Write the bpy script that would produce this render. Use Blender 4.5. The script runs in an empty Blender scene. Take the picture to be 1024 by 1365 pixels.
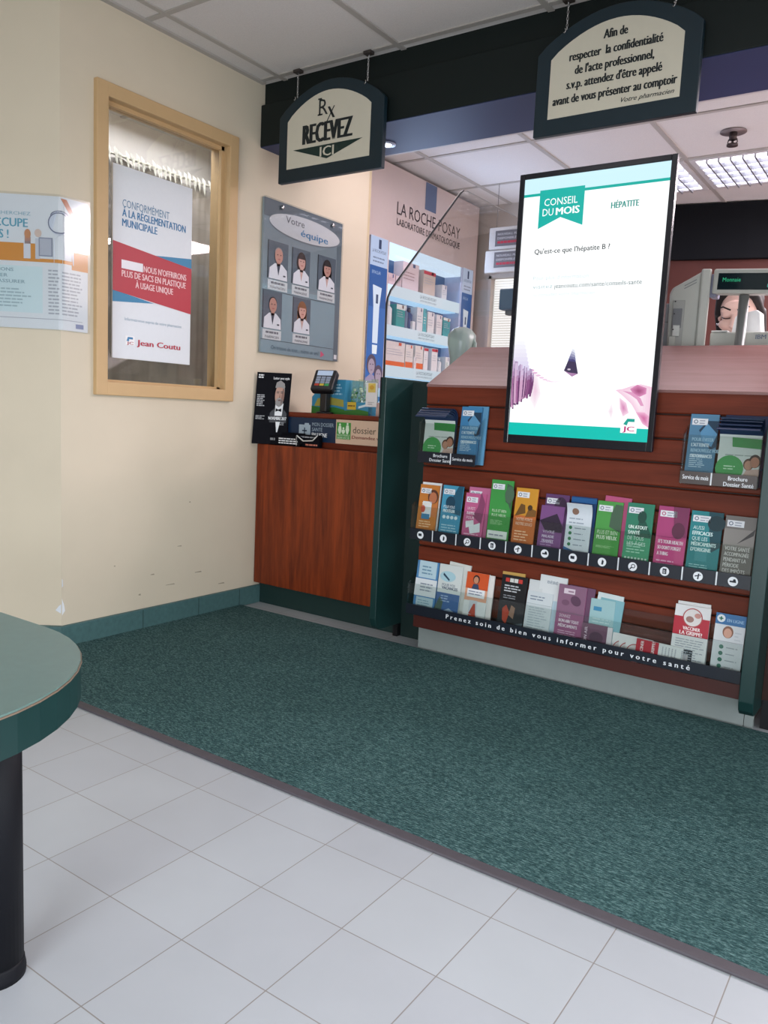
import bpy, bmesh, math, random
from mathutils import Vector, Matrix, noise as mnoise

random.seed(7)
S = 0.2                      # one floor tile = 0.2 m; layout numbers below are in tiles
SC = bpy.context.scene
COL = SC.collection

# ------------------------------------------------------------------ camera, world, exposure
cam_d = bpy.data.cameras.new('camera')
cam = bpy.data.objects.new('camera', cam_d)
COL.objects.link(cam)
cam_d.sensor_fit = 'VERTICAL'
cam_d.sensor_height = 36.0
cam_d.lens = 1060.82 / 1365 * 36.0
cam_d.clip_start = 0.02
_yaw, _pit, _rol = -0.6015, -0.12476, 0.047705
_f = Vector((math.sin(_yaw) * math.cos(_pit), math.cos(_yaw) * math.cos(_pit), math.sin(_pit)))
_r = Vector((math.cos(_yaw), -math.sin(_yaw), 0))
_u = _r.cross(_f)
_r2 = math.cos(_rol) * _r + math.sin(_rol) * _u
_u2 = -math.sin(_rol) * _r + math.cos(_rol) * _u
cam.matrix_world = Matrix(((_r2.x, _u2.x, -_f.x, 9.963 * S), (_r2.y, _u2.y, -_f.y, -6.4128 * S),
                           (_r2.z, _u2.z, -_f.z, 4.66974 * S), (0, 0, 0, 1)))
SC.camera = cam

world = bpy.data.worlds.new('world')
SC.world = world
world.use_nodes = True
world.node_tree.nodes['Background'].inputs[0].default_value = (0.75, 0.82, 1.0, 1)
world.node_tree.nodes['Background'].inputs[1].default_value = 0.25

vs = SC.view_settings
vs.view_transform = 'Standard'
vs.look = 'None'
vs.exposure = 0.0
vs.gamma = 1.0
vs.use_curve_mapping = False
SC.cycles.max_bounces = 8
SC.cycles.transparent_max_bounces = 16
SC.cycles.sample_clamp_indirect = 6

FRONT_W, PHARM_W, DAY_W, DAY2_W = 1.7, 52.0, 35.0, 43.0
FRONT_C, PHARM_C, DAY_C = (1.0, 0.95, 0.88), (1.0, 0.88, 0.94), (0.9, 0.96, 1.0)
FRONT_LIGHTS = [(0.55, -5.3), (6.65, 0.85), (6.65, -8.35), (12.8, 0.85), (12.8, -5.3), (-2.5, -11.4)]
PHARM_FILLS = [(-2.5, 8.95, .07), (3.65, 8.95, .042), (6.7, 8.95, .034), (9.75, 10.05, .9), (12.8, 13.1, 1.4), (9.75, 16.2, 1.4)]  # unseen lamps without fixtures, added to brighten the dispensary and sloped top


def area(name, x, y, z, sx, sy, power, col, parent=None):
    d = bpy.data.lights.new(name, 'AREA')
    d.shape = 'RECTANGLE'
    d.size, d.size_y, d.energy, d.color = sx * S, sy * S, power, col
    o = bpy.data.objects.new(name, d)
    COL.objects.link(o)
    o.location = (x * S, y * S, z * S)
    return o


for fx, fy in FRONT_LIGHTS:
    area('ceiling_area_light', fx + 1.5, fy + 1.5, 11.5, 2.7, 2.7, FRONT_W, FRONT_C)
day = area('storefront_daylight', 17.3, -4.0, 3.6, 6.2, 18.0, DAY_W, DAY_C)
day.rotation_euler = (0, math.radians(76), 0)
day.data.spread = math.radians(125)
for fx, fy, fk in PHARM_FILLS:
    area('ceiling_area_light', fx + 1.5, fy + 1.5, 11.35, 2.7, 2.7, PHARM_W * fk, PHARM_C)
day2 = area('storefront_daylight', 10.0, -16.3, 3.4, 9.0, 6.0, DAY2_W, DAY_C)
day2.rotation_euler = (math.radians(72), 0, math.radians(22))
day2.data.spread = math.radians(105)


# ------------------------------------------------------------------ materials
def lin(c):
    if isinstance(c, str):
        c = c.lstrip('#')
        c = tuple(int(c[i:i + 2], 16) / 255 for i in (0, 2, 4))
        c = tuple(x / 12.92 if x <= 0.04045 else ((x + 0.055) / 1.055) ** 2.4 for x in c)
    return (c[0], c[1], c[2], 1)


_mc = {}


def new_mat(name):
    m = bpy.data.materials.new(name)
    m.use_nodes = True
    return m, m.node_tree.nodes, m.node_tree.links, m.node_tree.nodes['Principled BSDF']


def mat(c, rough=0.5, metal=0.0, spec=0.5, nz=0.06, nscale=40.0, bump=0.0, name=None):
    key = ('m', c, rough, metal, spec, nz, nscale, bump)
    if key in _mc:
        return _mc[key]
    m, N, L, b = new_mat(name or 'paint')
    b.inputs['Roughness'].default_value = rough
    b.inputs['Metallic'].default_value = metal
    b.inputs['Specular IOR Level'].default_value = spec
    col = lin(c)
    b.inputs['Base Color'].default_value = col
    if nz > 0 or bump > 0:
        tc = N.new('ShaderNodeTexCoord')
        n = N.new('ShaderNodeTexNoise')
        n.inputs['Scale'].default_value = nscale
        n.inputs['Detail'].default_value = 3
        L.new(tc.outputs['Object'], n.inputs['Vector'])
        mx = N.new('ShaderNodeMix')
        mx.data_type = 'RGBA'
        mx.inputs[6].default_value = tuple(max(0, x * (1 - nz)) for x in col[:3]) + (1,)
        mx.inputs[7].default_value = tuple(min(1, x * (1 + nz)) for x in col[:3]) + (1,)
        L.new(n.outputs['Fac'], mx.inputs[0])
        L.new(mx.outputs[2], b.inputs['Base Color'])
        if bump > 0:
            bp = N.new('ShaderNodeBump')
            bp.inputs['Strength'].default_value = bump
            bp.inputs['Distance'].default_value = 0.002
            L.new(n.outputs['Fac'], bp.inputs['Height'])
            L.new(bp.outputs['Normal'], b.inputs['Normal'])
    _mc[key] = m
    return m


def ink(c):
    return mat(c, 0.45, 0, 0.4, 0.02, 60)


def emit(c, s=1.0):
    key = ('e', c, s)
    if key in _mc:
        return _mc[key]
    m, N, L, b = new_mat('lit')
    b.inputs['Base Color'].default_value = (0, 0, 0, 1)
    b.inputs['Roughness'].default_value = 0.3
    b.inputs['Emission Color'].default_value = lin(c)
    b.inputs['Emission Strength'].default_value = s
    _mc[key] = m
    return m


def clear(tint='#ffffff', gloss=1.0, rough=0.03, body=0.0, bodycol='#ffffff', ior=1.45):
    key = ('c', tint, gloss, rough, body, bodycol)
    if key in _mc:
        return _mc[key]
    m, N, L, b = new_mat('clear_acrylic')
    N.remove(b)
    out = N['Material Output']
    tr = N.new('ShaderNodeBsdfTransparent')
    tr.inputs[0].default_value = lin(tint)
    gl = N.new('ShaderNodeBsdfGlossy')
    gl.inputs['Roughness'].default_value = rough
    fr = N.new('ShaderNodeLayerWeight')
    fr.inputs[0].default_value = 0.5
    pw = N.new('ShaderNodeMath')
    pw.operation = 'POWER'
    pw.inputs[1].default_value = 5.0
    L.new(fr.outputs['Facing'], pw.inputs[0])
    mu = N.new('ShaderNodeMath')
    mu.operation = 'MULTIPLY_ADD'
    mu.inputs[1].default_value = 0.9 * min(1.0, gloss)
    mu.inputs[2].default_value = 0.035 * gloss
    mu.use_clamp = True
    L.new(pw.outputs[0], mu.inputs[0])
    mx = N.new('ShaderNodeMixShader')
    src = tr
    if body > 0:
        df = N.new('ShaderNodeBsdfDiffuse')
        df.inputs[0].default_value = lin(bodycol)
        m2 = N.new('ShaderNodeMixShader')
        m2.inputs[0].default_value = body
        L.new(tr.outputs[0], m2.inputs[1])
        L.new(df.outputs[0], m2.inputs[2])
        src = m2
    L.new(mu.outputs[0], mx.inputs[0])
    L.new(src.outputs[0], mx.inputs[1])
    L.new(gl.outputs[0], mx.inputs[2])
    L.new(mx.outputs[0], out.inputs[0])
    _mc[key] = m
    return m


def wood(name, c1, c2, rough, grain='Z', spec=0.5):
    m, N, L, b = new_mat(name)
    tc = N.new('ShaderNodeTexCoord')
    mp = N.new('ShaderNodeMapping')
    sc = {'Z': (30, 30, 2.2), 'X': (2.2, 30, 30)}[grain]
    mp.inputs['Scale'].default_value = sc
    L.new(tc.outputs['Object'], mp.inputs[0])
    n = N.new('ShaderNodeTexNoise')
    n.inputs['Scale'].default_value = 1.0
    n.inputs['Detail'].default_value = 6
    n.inputs['Distortion'].default_value = 0.7
    L.new(mp.outputs[0], n.inputs['Vector'])
    mp2 = N.new('ShaderNodeMapping')
    mp2.inputs['Scale'].default_value = tuple(x * 7 for x in sc)
    L.new(tc.outputs['Object'], mp2.inputs[0])
    n2 = N.new('ShaderNodeTexNoise')
    n2.inputs['Detail'].default_value = 2
    n2.inputs['Scale'].default_value = 1.0
    L.new(mp2.outputs[0], n2.inputs['Vector'])
    ad = N.new('ShaderNodeMath')
    ad.operation = 'MULTIPLY_ADD'
    ad.inputs[1].default_value = 0.3
    L.new(n2.outputs['Fac'], ad.inputs[0])
    L.new(n.outputs['Fac'], ad.inputs[2])
    rp = N.new('ShaderNodeValToRGB')
    rp.color_ramp.elements[0].position = 0.45
    rp.color_ramp.elements[0].color = lin(c1)
    rp.color_ramp.elements[1].position = 0.85
    rp.color_ramp.elements[1].color = lin(c2)
    L.new(ad.outputs[0], rp.inputs[0])
    L.new(rp.outputs[0], b.inputs['Base Color'])
    b.inputs['Roughness'].default_value = rough
    b.inputs['Specular IOR Level'].default_value = spec
    return m


def floor_mat():
    m, N, L, b = new_mat('white_floor_tiles')
    tc = N.new('ShaderNodeTexCoord')
    br = N.new('ShaderNodeTexBrick')
    br.offset = 0.0
    br.squash = 1.0
    br.inputs['Scale'].default_value = 1.0
    br.inputs['Brick Width'].default_value = S
    br.inputs['Row Height'].default_value = S
    br.inputs['Mortar Size'].default_value = 0.0013
    br.inputs['Mortar Smooth'].default_value = 0.35
    br.inputs['Color1'].default_value = lin('#b3b8be')
    br.inputs['Color2'].default_value = lin('#b8bec3')
    br.inputs['Mortar'].default_value = lin('#8f8a86')
    L.new(tc.outputs['Object'], br.inputs['Vector'])
    n = N.new('ShaderNodeTexNoise')
    n.inputs['Scale'].default_value = 6
    n.inputs['Detail'].default_value = 5
    L.new(tc.outputs['Object'], n.inputs['Vector'])
    mx = N.new('ShaderNodeMix')
    mx.data_type = 'RGBA'
    mx.blend_type = 'MULTIPLY'
    mx.inputs[0].default_value = 0.12
    L.new(br.outputs['Color'], mx.inputs[6])
    L.new(n.outputs['Fac'], mx.inputs[7])
    L.new(mx.outputs[2], b.inputs['Base Color'])
    b.inputs['Roughness'].default_value = 0.38
    bp = N.new('ShaderNodeBump')
    bp.inputs['Strength'].default_value = 0.25
    bp.inputs['Distance'].default_value = 0.001
    bp.invert = True
    L.new(br.outputs['Fac'], bp.inputs['Height'])
    L.new(bp.outputs['Normal'], b.inputs['Normal'])
    return m


def carpet_mat():
    m, N, L, b = new_mat('ribbed_green_carpet')
    tc = N.new('ShaderNodeTexCoord')
    n = N.new('ShaderNodeTexNoise')
    n.inputs['Scale'].default_value = 170
    n.inputs['Detail'].default_value = 4
    n.inputs['Roughness'].default_value = 0.8
    mp = N.new('ShaderNodeMapping')
    mp.inputs['Scale'].default_value = (0.55, 1.6, 1)
    L.new(tc.outputs['Object'], mp.inputs[0])
    L.new(mp.outputs[0], n.inputs['Vector'])
    rp = N.new('ShaderNodeValToRGB')
    e = rp.color_ramp.elements
    e[0].position, e[0].color = 0.34, lin('#223c3e')
    e[1].position, e[1].color = 0.66, lin('#7a9c9b')
    x = rp.color_ramp.elements.new(0.5)
    x.color = lin('#436566')
    L.new(n.outputs['Fac'], rp.inputs[0])
    n3 = N.new('ShaderNodeTexNoise')
    n3.inputs['Scale'].default_value = 3.5
    n3.inputs['Detail'].default_value = 3
    L.new(tc.outputs['Object'], n3.inputs['Vector'])
    mx = N.new('ShaderNodeMix')
    mx.data_type = 'RGBA'
    mx.blend_type = 'MULTIPLY'
    mx.inputs[0].default_value = 0.3
    L.new(rp.outputs[0], mx.inputs[6])
    L.new(n3.outputs['Fac'], mx.inputs[7])
    L.new(mx.outputs[2], b.inputs['Base Color'])
    w = N.new('ShaderNodeTexWave')
    w.wave_type = 'BANDS'
    w.bands_direction = 'Y'
    w.inputs['Scale'].default_value = 40
    w.inputs['Distortion'].default_value = 1.0
    L.new(tc.outputs['Object'], w.inputs['Vector'])
    ad = N.new('ShaderNodeMath')
    ad.operation = 'MULTIPLY_ADD'
    ad.inputs[1].default_value = 0.6
    L.new(w.outputs['Fac'], ad.inputs[0])
    L.new(n.outputs['Fac'], ad.inputs[2])
    bp = N.new('ShaderNodeBump')
    bp.inputs['Strength'].default_value = 0.8
    bp.inputs['Distance'].default_value = 0.004
    L.new(ad.outputs[0], bp.inputs['Height'])
    L.new(bp.outputs['Normal'], b.inputs['Normal'])
    b.inputs['Roughness'].default_value = 0.95
    b.inputs['Specular IOR Level'].default_value = 0.1
    return m


WALL = mat('#d6cab5', 0.75, 0, 0.3, 0.03, 8, 0.12, 'cream_wall_paint')
CEIL = mat('#dcd7d4', 0.9, 0, 0.1, 0.10, 260, 0.3, 'acoustic_ceiling_tile')
TBAR = mat('#b2aca6', 0.5, 0, 0.4, 0.02)
HEAD = mat('#081514', 0.6, 0, 0.35, 0.1, 30, 0, 'dark_green_fascia')
SOFF = mat('#343f66', 0.5, 0, .25, 0.03, 10)  # grey laminate with the lit cabinet's blue glow mixed into its colour
GREEN = mat('#163433', 0.33, 0, 0.5, 0.08, 25, 0, 'dark_green_laminate')
BASEB = mat('#48696a', 0.5, 0, 0.4, 0.25, 60)
TAN = mat('#c9a87c', 0.5, 0, 0.4, 0.04, 20, 0, 'tan_painted_frame')
WOOD = wood('cherry_laminate', '#5e220b', '#913c16', 0.42, 'Z', .35)
WOODX = wood('slatwall_laminate', '#5f2513', '#76311c', 0.55, 'X', .25)
LID = wood('cherry_lid_lit', '#7a5450', '#88625f', 0.25, 'X')  # cherry paled in its colour for the overhead light on the slope
BLACK = mat('#0c0d11', 0.35, 0, 0.5, 0.05)
STRIP = mat('#141a26', 0.35, 0, 0.5, 0.05)
WHITE = ink('#eef0f2')
PAPER = ink('#e4e7e9')
GREYP = mat('#b9bab6', 0.45, 0, 0.4, 0.03)
CHROME = mat('#c8c8c8', 0.25, 1.0)
ACR = clear('#f4f7f6', 1.0)


# ------------------------------------------------------------------ mesh builder
class Fr:
    """flat frame: origin o, right u, up v (unit vectors, tile units)"""
    def __init__(s, o, u, v):
        s.o, s.u, s.v = Vector(o), Vector(u).normalized(), Vector(v).normalized()
        s.w = s.u.cross(s.v)

    def __call__(s, a, b, c=0.0):
        return s.o + s.u * a + s.v * b + s.w * c


LAY = 0.004
_tx = {}


def text_mesh(body, bold):
    key = (body, bold)
    if key in _tx:
        return _tx[key]
    cu = bpy.data.curves.new('t', 'FONT')
    cu.body = body
    cu.resolution_u = 2
    cu.offset = bold
    o = bpy.data.objects.new('t', cu)
    COL.objects.link(o)
    dg = bpy.context.evaluated_depsgraph_get()
    me = o.evaluated_get(dg).to_mesh()
    vs_ = [(v.co.x, v.co.y) for v in me.vertices]
    fs = [tuple(p.vertices) for p in me.polygons]
    o.evaluated_get(dg).to_mesh_clear()
    bpy.data.objects.remove(o)
    bpy.data.curves.remove(cu)
    x0 = min(v[0] for v in vs_)
    x1 = max(v[0] for v in vs_)
    _tx[key] = (vs_, fs, x0, x1)
    return _tx[key]


CAPH = 0.72


class MB:
    def __init__(s):
        s.v, s.f, s.mi, s.sm, s.mats = [], [], [], [], []

    def add(s, vs_, fs, m, smooth=False):
        if m not in s.mats:
            s.mats.append(m)
        k = s.mats.index(m)
        b = len(s.v)
        s.v += [Vector(p) for p in vs_]
        for f in fs:
            s.f.append(tuple(b + i for i in f))
            s.mi.append(k)
            s.sm.append(smooth)
        return s

    def bm(s, bm_, m, smooth=False):
        bm_.verts.ensure_lookup_table()
        for i, v in enumerate(bm_.verts):
            v.index = i
        s.add([v.co.copy() for v in bm_.verts], [[v.index for v in f.verts] for f in bm_.faces], m, smooth)
        bm_.free()
        return s

    def box(s, x0, x1, y0, y1, z0, z1, m, bev=0.0, M=None, seg=2):
        b = bmesh.new()
        bmesh.ops.create_cube(b, size=1)
        for v in b.verts:
            v.co = Vector((x0 + (x1 - x0) * (v.co.x + .5), y0 + (y1 - y0) * (v.co.y + .5), z0 + (z1 - z0) * (v.co.z + .5)))
        if bev > 0:
            bmesh.ops.bevel(b, geom=b.edges[:], offset=bev, segments=seg, profile=0.5, affect='EDGES')
        if M is not None:
            for v in b.verts:
                v.co = M(v.co)
        bmesh.ops.recalc_face_normals(b, faces=b.faces[:])
        return s.bm(b, m)

    def prism(s, poly, axis, lo, hi, m, bev=0.0, M=None, smooth=False):
        """poly in the two other axes (x:(y,z), y:(x,z), z:(x,y)) extruded along axis"""
        def P(a, c, t):
            return {'x': (t, a, c), 'y': (a, t, c), 'z': (a, c, t)}[axis]
        b = bmesh.new()
        v0 = [b.verts.new(P(a, c, lo)) for a, c in poly]
        v1 = [b.verts.new(P(a, c, hi)) for a, c in poly]
        n = len(poly)
        b.faces.new(v0)
        b.faces.new(v1)
        for i in range(n):
            b.faces.new((v0[i], v0[(i + 1) % n], v1[(i + 1) % n], v1[i]))
        bmesh.ops.recalc_face_normals(b, faces=b.faces[:])
        if bev > 0:
            bmesh.ops.bevel(b, geom=b.edges[:], offset=bev, segments=2, profile=0.5, affect='EDGES')
        if M is not None:
            for v in b.verts:
                v.co = M(v.co)
        return s.bm(b, m, smooth)

    def lathe(s, prof, c, m, n=24, M=None, smooth=True):
        vs_, fs = [], []
        for r, z in prof:
            for i in range(n):
                a = 2 * math.pi * i / n
                vs_.append(Vector((c[0] + r * math.cos(a), c[1] + r * math.sin(a), c[2] + z)))
        k = len(prof)
        for j in range(k - 1):
            for i in range(n):
                fs.append((j * n + i, j * n + (i + 1) % n, (j + 1) * n + (i + 1) % n, (j + 1) * n + i))
        fs.append(tuple(range(n - 1, -1, -1)))
        fs.append(tuple((k - 1) * n + i for i in range(n)))
        if M is not None:
            vs_ = [M(v) for v in vs_]
        return s.add(vs_, fs, m, smooth)

    def tube(s, pts, r, m, n=8, closed=False):
        pts = [Vector(p) for p in pts]
        vs_, fs = [], []
        k = len(pts)
        for i, p in enumerate(pts):
            if closed:
                d = pts[(i + 1) % k] - pts[i - 1]
            else:
                d = pts[min(i + 1, k - 1)] - pts[max(i - 1, 0)]
            d.normalize()
            a = d.cross(Vector((0.31, 0.87, 0.38)))
            a.normalize()
            b = d.cross(a)
            for j in range(n):
                t = 2 * math.pi * j / n
                vs_.append(p + (a * math.cos(t) + b * math.sin(t)) * r)
        for i in range(k if closed else k - 1):
            i2 = (i + 1) % k
            for j in range(n):
                fs.append((i * n + j, i * n + (j + 1) % n, i2 * n + (j + 1) % n, i2 * n + j))
        if not closed:
            fs.append(tuple(range(n)))
            fs.append(tuple((k - 1) * n + j for j in range(n)))
        return s.add(vs_, fs, m, True)

    # ---- printing on a frame
    def sheet(s, fr, u0, v0, u1, v1, t, m, nu=1, nv=1):
        vs_, fs = [], []
        for k in (0, 1):
            for j in range(nv + 1):
                for i in range(nu + 1):
                    vs_.append(fr(u0 + (u1 - u0) * i / nu, v0 + (v1 - v0) * j / nv, -t * k))
        W = nu + 1
        o = W * (nv + 1)
        for j in range(nv):
            for i in range(nu):
                a = j * W + i
                fs.append((a, a + 1, a + W + 1, a + W))
                fs.append((o + a, o + a + W, o + a + W + 1, o + a + 1))
        for i in range(nu):
            fs.append((i, o + i, o + i + 1, i + 1))
            a = nv * W + i
            fs.append((a, a + 1, o + a + 1, o + a))
        for j in range(nv):
            a = j * W
            fs.append((a, a + W, o + a + W, o + a))
            a = j * W + nu
            fs.append((a, o + a, o + a + W, a + W))
        return s.add(vs_, fs, m)

    def poly(s, fr, pts, m, l=1):
        return s.add([fr(a, b, LAY * l) for a, b in pts], [tuple(range(len(pts)))], m)

    def rect(s, fr, u0, v0, u1, v1, m, l=1, nv=1):
        vs_, fs = [], []
        for j in range(nv + 1):
            v = v0 + (v1 - v0) * j / nv
            vs_ += [fr(u0, v, LAY * l), fr(u1, v, LAY * l)]
        for j in range(nv):
            fs.append((2 * j, 2 * j + 1, 2 * j + 3, 2 * j + 2))
        return s.add(vs_, fs, m)

    def ell(s, fr, cu, cv, ru, rv, m, l=1, n=24, a0=0.0, a1=360.0, tilt=0.0):
        pts = []
        full = abs(a1 - a0) >= 359.9
        for i in range(n if full else n + 1):
            a = math.radians(a0 + (a1 - a0) * i / n)
            x, y = ru * math.cos(a), rv * math.sin(a)
            pts.append((cu + x * math.cos(tilt) - y * math.sin(tilt), cv + x * math.sin(tilt) + y * math.cos(tilt)))
        return s.poly(fr, pts, m, l)

    def ring(s, fr, cu, cv, r, t, m, l=1, n=24):
        vs_, fs = [], []
        for i in range(n):
            a = 2 * math.pi * i / n
            for q in (r - t, r):
                vs_.append(fr(cu + q * math.cos(a), cv + q * math.sin(a), LAY * l))
        for i in range(n):
            j = (i + 1) % n
            fs.append((2 * i, 2 * i + 1, 2 * j + 1, 2 * j))
        return s.add(vs_, fs, m)

    def text(s, fr, body, u, v, h, m, l=2, w=None, align='L', bold=0.0, shear=0.0, rot=0.0):
        """capital height h; w stretches the line to that width"""
        vs_, fs, x0, x1 = text_mesh(body, 0.0)
        k = h / CAPH
        kx = k if w is None else w / (x1 - x0)
        W = (x1 - x0) * kx
        cr, sr = math.cos(rot), math.sin(rot)
        off = {'L': 0, 'C': -W / 2, 'R': -W}[align]
        cr, sr = math.cos(rot), math.sin(rot)
        if bold > 0:
            for q in (-1, 1):
                s.text(fr, body, u + q * bold * h * 1.7 * cr, v + q * bold * h * 1.7 * sr, h, m, l - .06 * q, w, align, 0.0, shear, rot)
        out = []
        for x, y in vs_:
            a = (x - x0) * kx + off + shear * y * k
            b = y * k
            out.append(fr(u + a * cr - b * sr, v + a * sr + b * cr, LAY * l))
        return s.add(out, fs, m)

    def lines(s, fr, u0, v0, u1, v1, n, m, l=2, fill=0.5, seed=1, wmin=0.7, rot=False):
        """rows of print too small to read"""
        rn = random.Random(seed)
        st = (v1 - v0) / n
        for i in range(n):
            b = v1 - st * (i + 1) + st * 0.2
            u = u0
            ue = u0 + (u1 - u0) * rn.uniform(wmin, 1)
            while u < ue - 0.01:
                w = min(rn.uniform(0.04, 0.12) * 1.2, ue - u)
                s.rect(fr, u, b, u + w, b + st * fill, m, l)
                u += w + 0.015
        return s

    def build(s, name, parent=None, loc=None, label=None):
        o = bpy.data.objects.new(name, bpy.data.meshes.new(name))
        if parent is not None:
            base = LOCS[parent.name]
        else:
            base = Vector(loc if loc is not None else (0, 0, 0))
        me = o.data
        me.from_pydata([tuple((p - base) * S) for p in s.v], [], s.f)
        for m in s.mats:
            me.materials.append(m)
        me.polygons.foreach_set('material_index', s.mi)
        me.polygons.foreach_set('use_smooth', s.sm)
        me.update()
        COL.objects.link(o)
        LOCS[o.name] = base
        if parent is not None:
            o.parent = parent
        else:
            o.location = base * S
        if label:
            o['label'] = label
        return o


LOCS = {}


def tag(o, label, cat, group=None, kind=None):
    o['label'] = label
    o['category'] = cat
    if group:
        o['group'] = group
    if kind:
        o['kind'] = kind
    return o


def thing(name, label, cat, loc, group=None):
    o = bpy.data.objects.new(name, None)
    o.empty_display_size = 0.05
    COL.objects.link(o)
    o.location = Vector(loc) * S
    LOCS[o.name] = Vector(loc)
    return tag(o, label, cat, group)


def struct(name, mb, label=None, cat=None, parent=None):
    o = mb.build(name, parent)
    o['kind'] = 'structure'
    if label:
        o['label'] = label
    if cat:
        o['category'] = cat
    return o


def FY(y, x0=0, z0=0):            # facing -y (towards the room)
    return Fr((x0, y, z0), (1, 0, 0), (0, 0, 1))


def FX(x, y0=0, z0=0):            # facing +x (on the left wall); u runs along +y
    return Fr((x, y0, z0), (0, 1, 0), (0, 0, 1))


# ------------------------------------------------------------------ the room
CZ = 11.72
struct('floor', MB().box(-12, 18, -17, 25, -0.5, 0, floor_mat()), 'pale square floor tiles with thin grey grout', 'floor')
struct('ceiling', MB().box(-12, 18, -17, 25, CZ, CZ + 0.6, CEIL), 'speckled white suspended ceiling', 'ceiling')
b = MB()
for i in range(-4, 7):
    x = -2.5 + 3.07 * i
    b.box(x - .06, x + .06, -16.9, 24.9, CZ - .025, CZ + .01, TBAR)
for j in range(-7, 6):
    y = 6.97 + 3.06 * j
    b.box(-11.9, 17.9, y - .06, y + .06, CZ - .022, CZ + .01, TBAR)
b.box(-3.1, -2.98, 2.2, 7.1, CZ - .04, CZ + .01, TBAR)
struct('trim_1', b, 'thin metal grid bars of the suspended ceiling', 'ceiling grid')

WY0, WY1, WZ0, WZ1 = 2.95, 6.22, 4.86, 10.22
b = MB()
b.box(-3.6, -3.1, 2.16, WY0, 0, CZ, WALL)
b.box(-3.6, -3.1, WY1, 11.2, 0, CZ, WALL)
b.box(-3.6, -3.1, WY0, WY1, 0, WZ0, WALL)
b.box(-3.6, -3.1, WY0, WY1, WZ1, CZ, WALL)
fr = FX(-3.1)
for (y, z, w, h, c) in [(2.6, 7.4, .05, .03, 0), (4.9, 1.62, .12, .015, 1), (5.4, 0.98, .2, .02, 1), (4.2, 1.1, .1, .02, 1), (3.9, .72, .06, .03, 1),
                        (4.6, .82, .25, .012, 1), (5.2, 2.55, .05, .02, 1), (3.3, 1.4, .04, .02, 1), (6.1, .62, .2, .02, 1)]:
    b.poly(fr, [(y, z), (y + w, z - .01), (y + w * .9, z + h), (y + .01, z + h * .7)], ink('#9c917c' if c else '#e8e2d4'), .3)
wl = struct('wall_left', b, 'cream painted wall with a framed window', 'wall')
D = Vector((-.8, -.62, 0)).normalized()
Nn = Vector((D.y, -D.x, 0))
p0 = Vector((-3.1, 2.16, 0))
p1 = p0 + D * 11
b = MB()
pl = [p0, p1, p1 + Nn * .5, Vector((-3.6, 2.16, 0))]
b.prism([(p.x, p.y) for p in pl], 'z', 0, CZ, WALL)
if Nn.y > 0:
    Nn = -Nn
struct('wall_front', b, 'cream painted wall turning the outer corner', 'wall')
b = MB()
fr = Fr((-3.1, 2.16, 0), (0, 1, 0), (0, 0, 1))
b.poly(fr, [(.005, .62), (.07, .7), (.05, .82), (.02, .9), (.005, .95)], ink('#eceef2'), 1)
b.poly(fr, [(.005, 1.15), (.03, 1.18), (.02, 1.3), (.005, 1.32)], ink('#dfe2e8'), 1)
fa = Fr(p0, -D, (0, 0, 1))
b.poly(fa, [(-.11, .72), (-.01, .66), (-.005, .84), (-.05, .8)], ink('#dfe3ea'), 1)
struct('plaster_chip', b, 'chipped white plaster on the wall corner', parent=wl)

# rest of the shell
GW = mat('#cfc6b6', 0.8, 0, 0.2, 0.03)
b = MB().box(-12, -11.5, -17, 25, 0, CZ, GW)
struct('wall_west', b, 'plain far side wall', 'wall')
b = MB()
b.box(17.5, 18, -17, -13.2, 0, CZ, GW).box(17.5, 18, 5.2, 25, 0, CZ, GW).box(17.5, 18, -13.2, 5.2, 0, .4, GW).box(17.5, 18, -13.2, 5.2, 6.9, CZ, GW)
struct('wall_right', b, 'plain wall with the shop window on the open side', 'wall')
b = MB()
for y in (-13.2, -8.6, -4.0, .6, 5.08):
    b.box(17.55, 17.75, y, y + .12, .4, 6.9, mat('#5d6264', .4, .5))
struct('window_3', b, 'wide shop window with thin metal posts', 'window')
b = MB()
b.box(-11.5, 5.4, -17, -16.5, 0, CZ, GW).box(14.6, 17.5, -17, -16.5, 0, CZ, GW).box(5.4, 14.6, -17, -16.5, 0, .3, GW).box(5.4, 14.6, -17, -16.5, 6.6, CZ, GW)
struct('wall_near', b, 'plain wall with a shop window behind the seats', 'wall')
b = MB()
for x in (5.4, 9.95, 14.5):
    b.box(x, x + .1, -16.8, -16.6, .3, 6.6, mat('#5d6264', .4, .5))
struct('window_4', b, 'shop window with thin metal posts behind the seats', 'window')
RED = mat('#4d241e', 0.6, 0, 0.4, 0.12, 12)
struct('wall_back', MB().prism([(2.2, 20.62), (3.4, 20.95), (5.4, 21.4), (8.2, 22.3), (17.5, 22.6), (17.5, 23.2), (2.2, 23.2)], 'z', 0, 9.97, RED), 'reddish brown wall at the rear of the dispensary', 'wall')
PALE = mat('#b5aca6', 0.7, 0, 0.3, 0.03)
b = MB()
b.box(-4.2, -3.05, 18.3, 18.6, 0, CZ, PALE)
b.box(-3.05, -0.6, 18.3, 18.6, 9.32, CZ, PALE)
b.box(-3.05, -0.6, 18.3, 18.6, 0, 6.4, PALE)
b.box(-0.6, 1.9, 18.3, 18.6, 0, CZ, PALE)
struct('wall_partition', b, 'pale partition wall beyond the lit cabinet', 'wall')
struct('wall_return', MB().box(1.9, 2.2, 18.3, 22.4, 0, CZ, RED), 'dark return wall behind the partition', 'wall')
struct('wall_alcove', MB().box(-4.6, -4.25, 11.2, 18.6, 0, CZ, PALE), 'pale wall behind the lit cabinet', 'wall')
struct('wall_end', MB().box(-4.25, -3.1, 11.2, 11.3, 0, CZ, mat('#c8b795', .6)), 'end of the cream wall beside the lit cabinet', 'wall')

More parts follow.
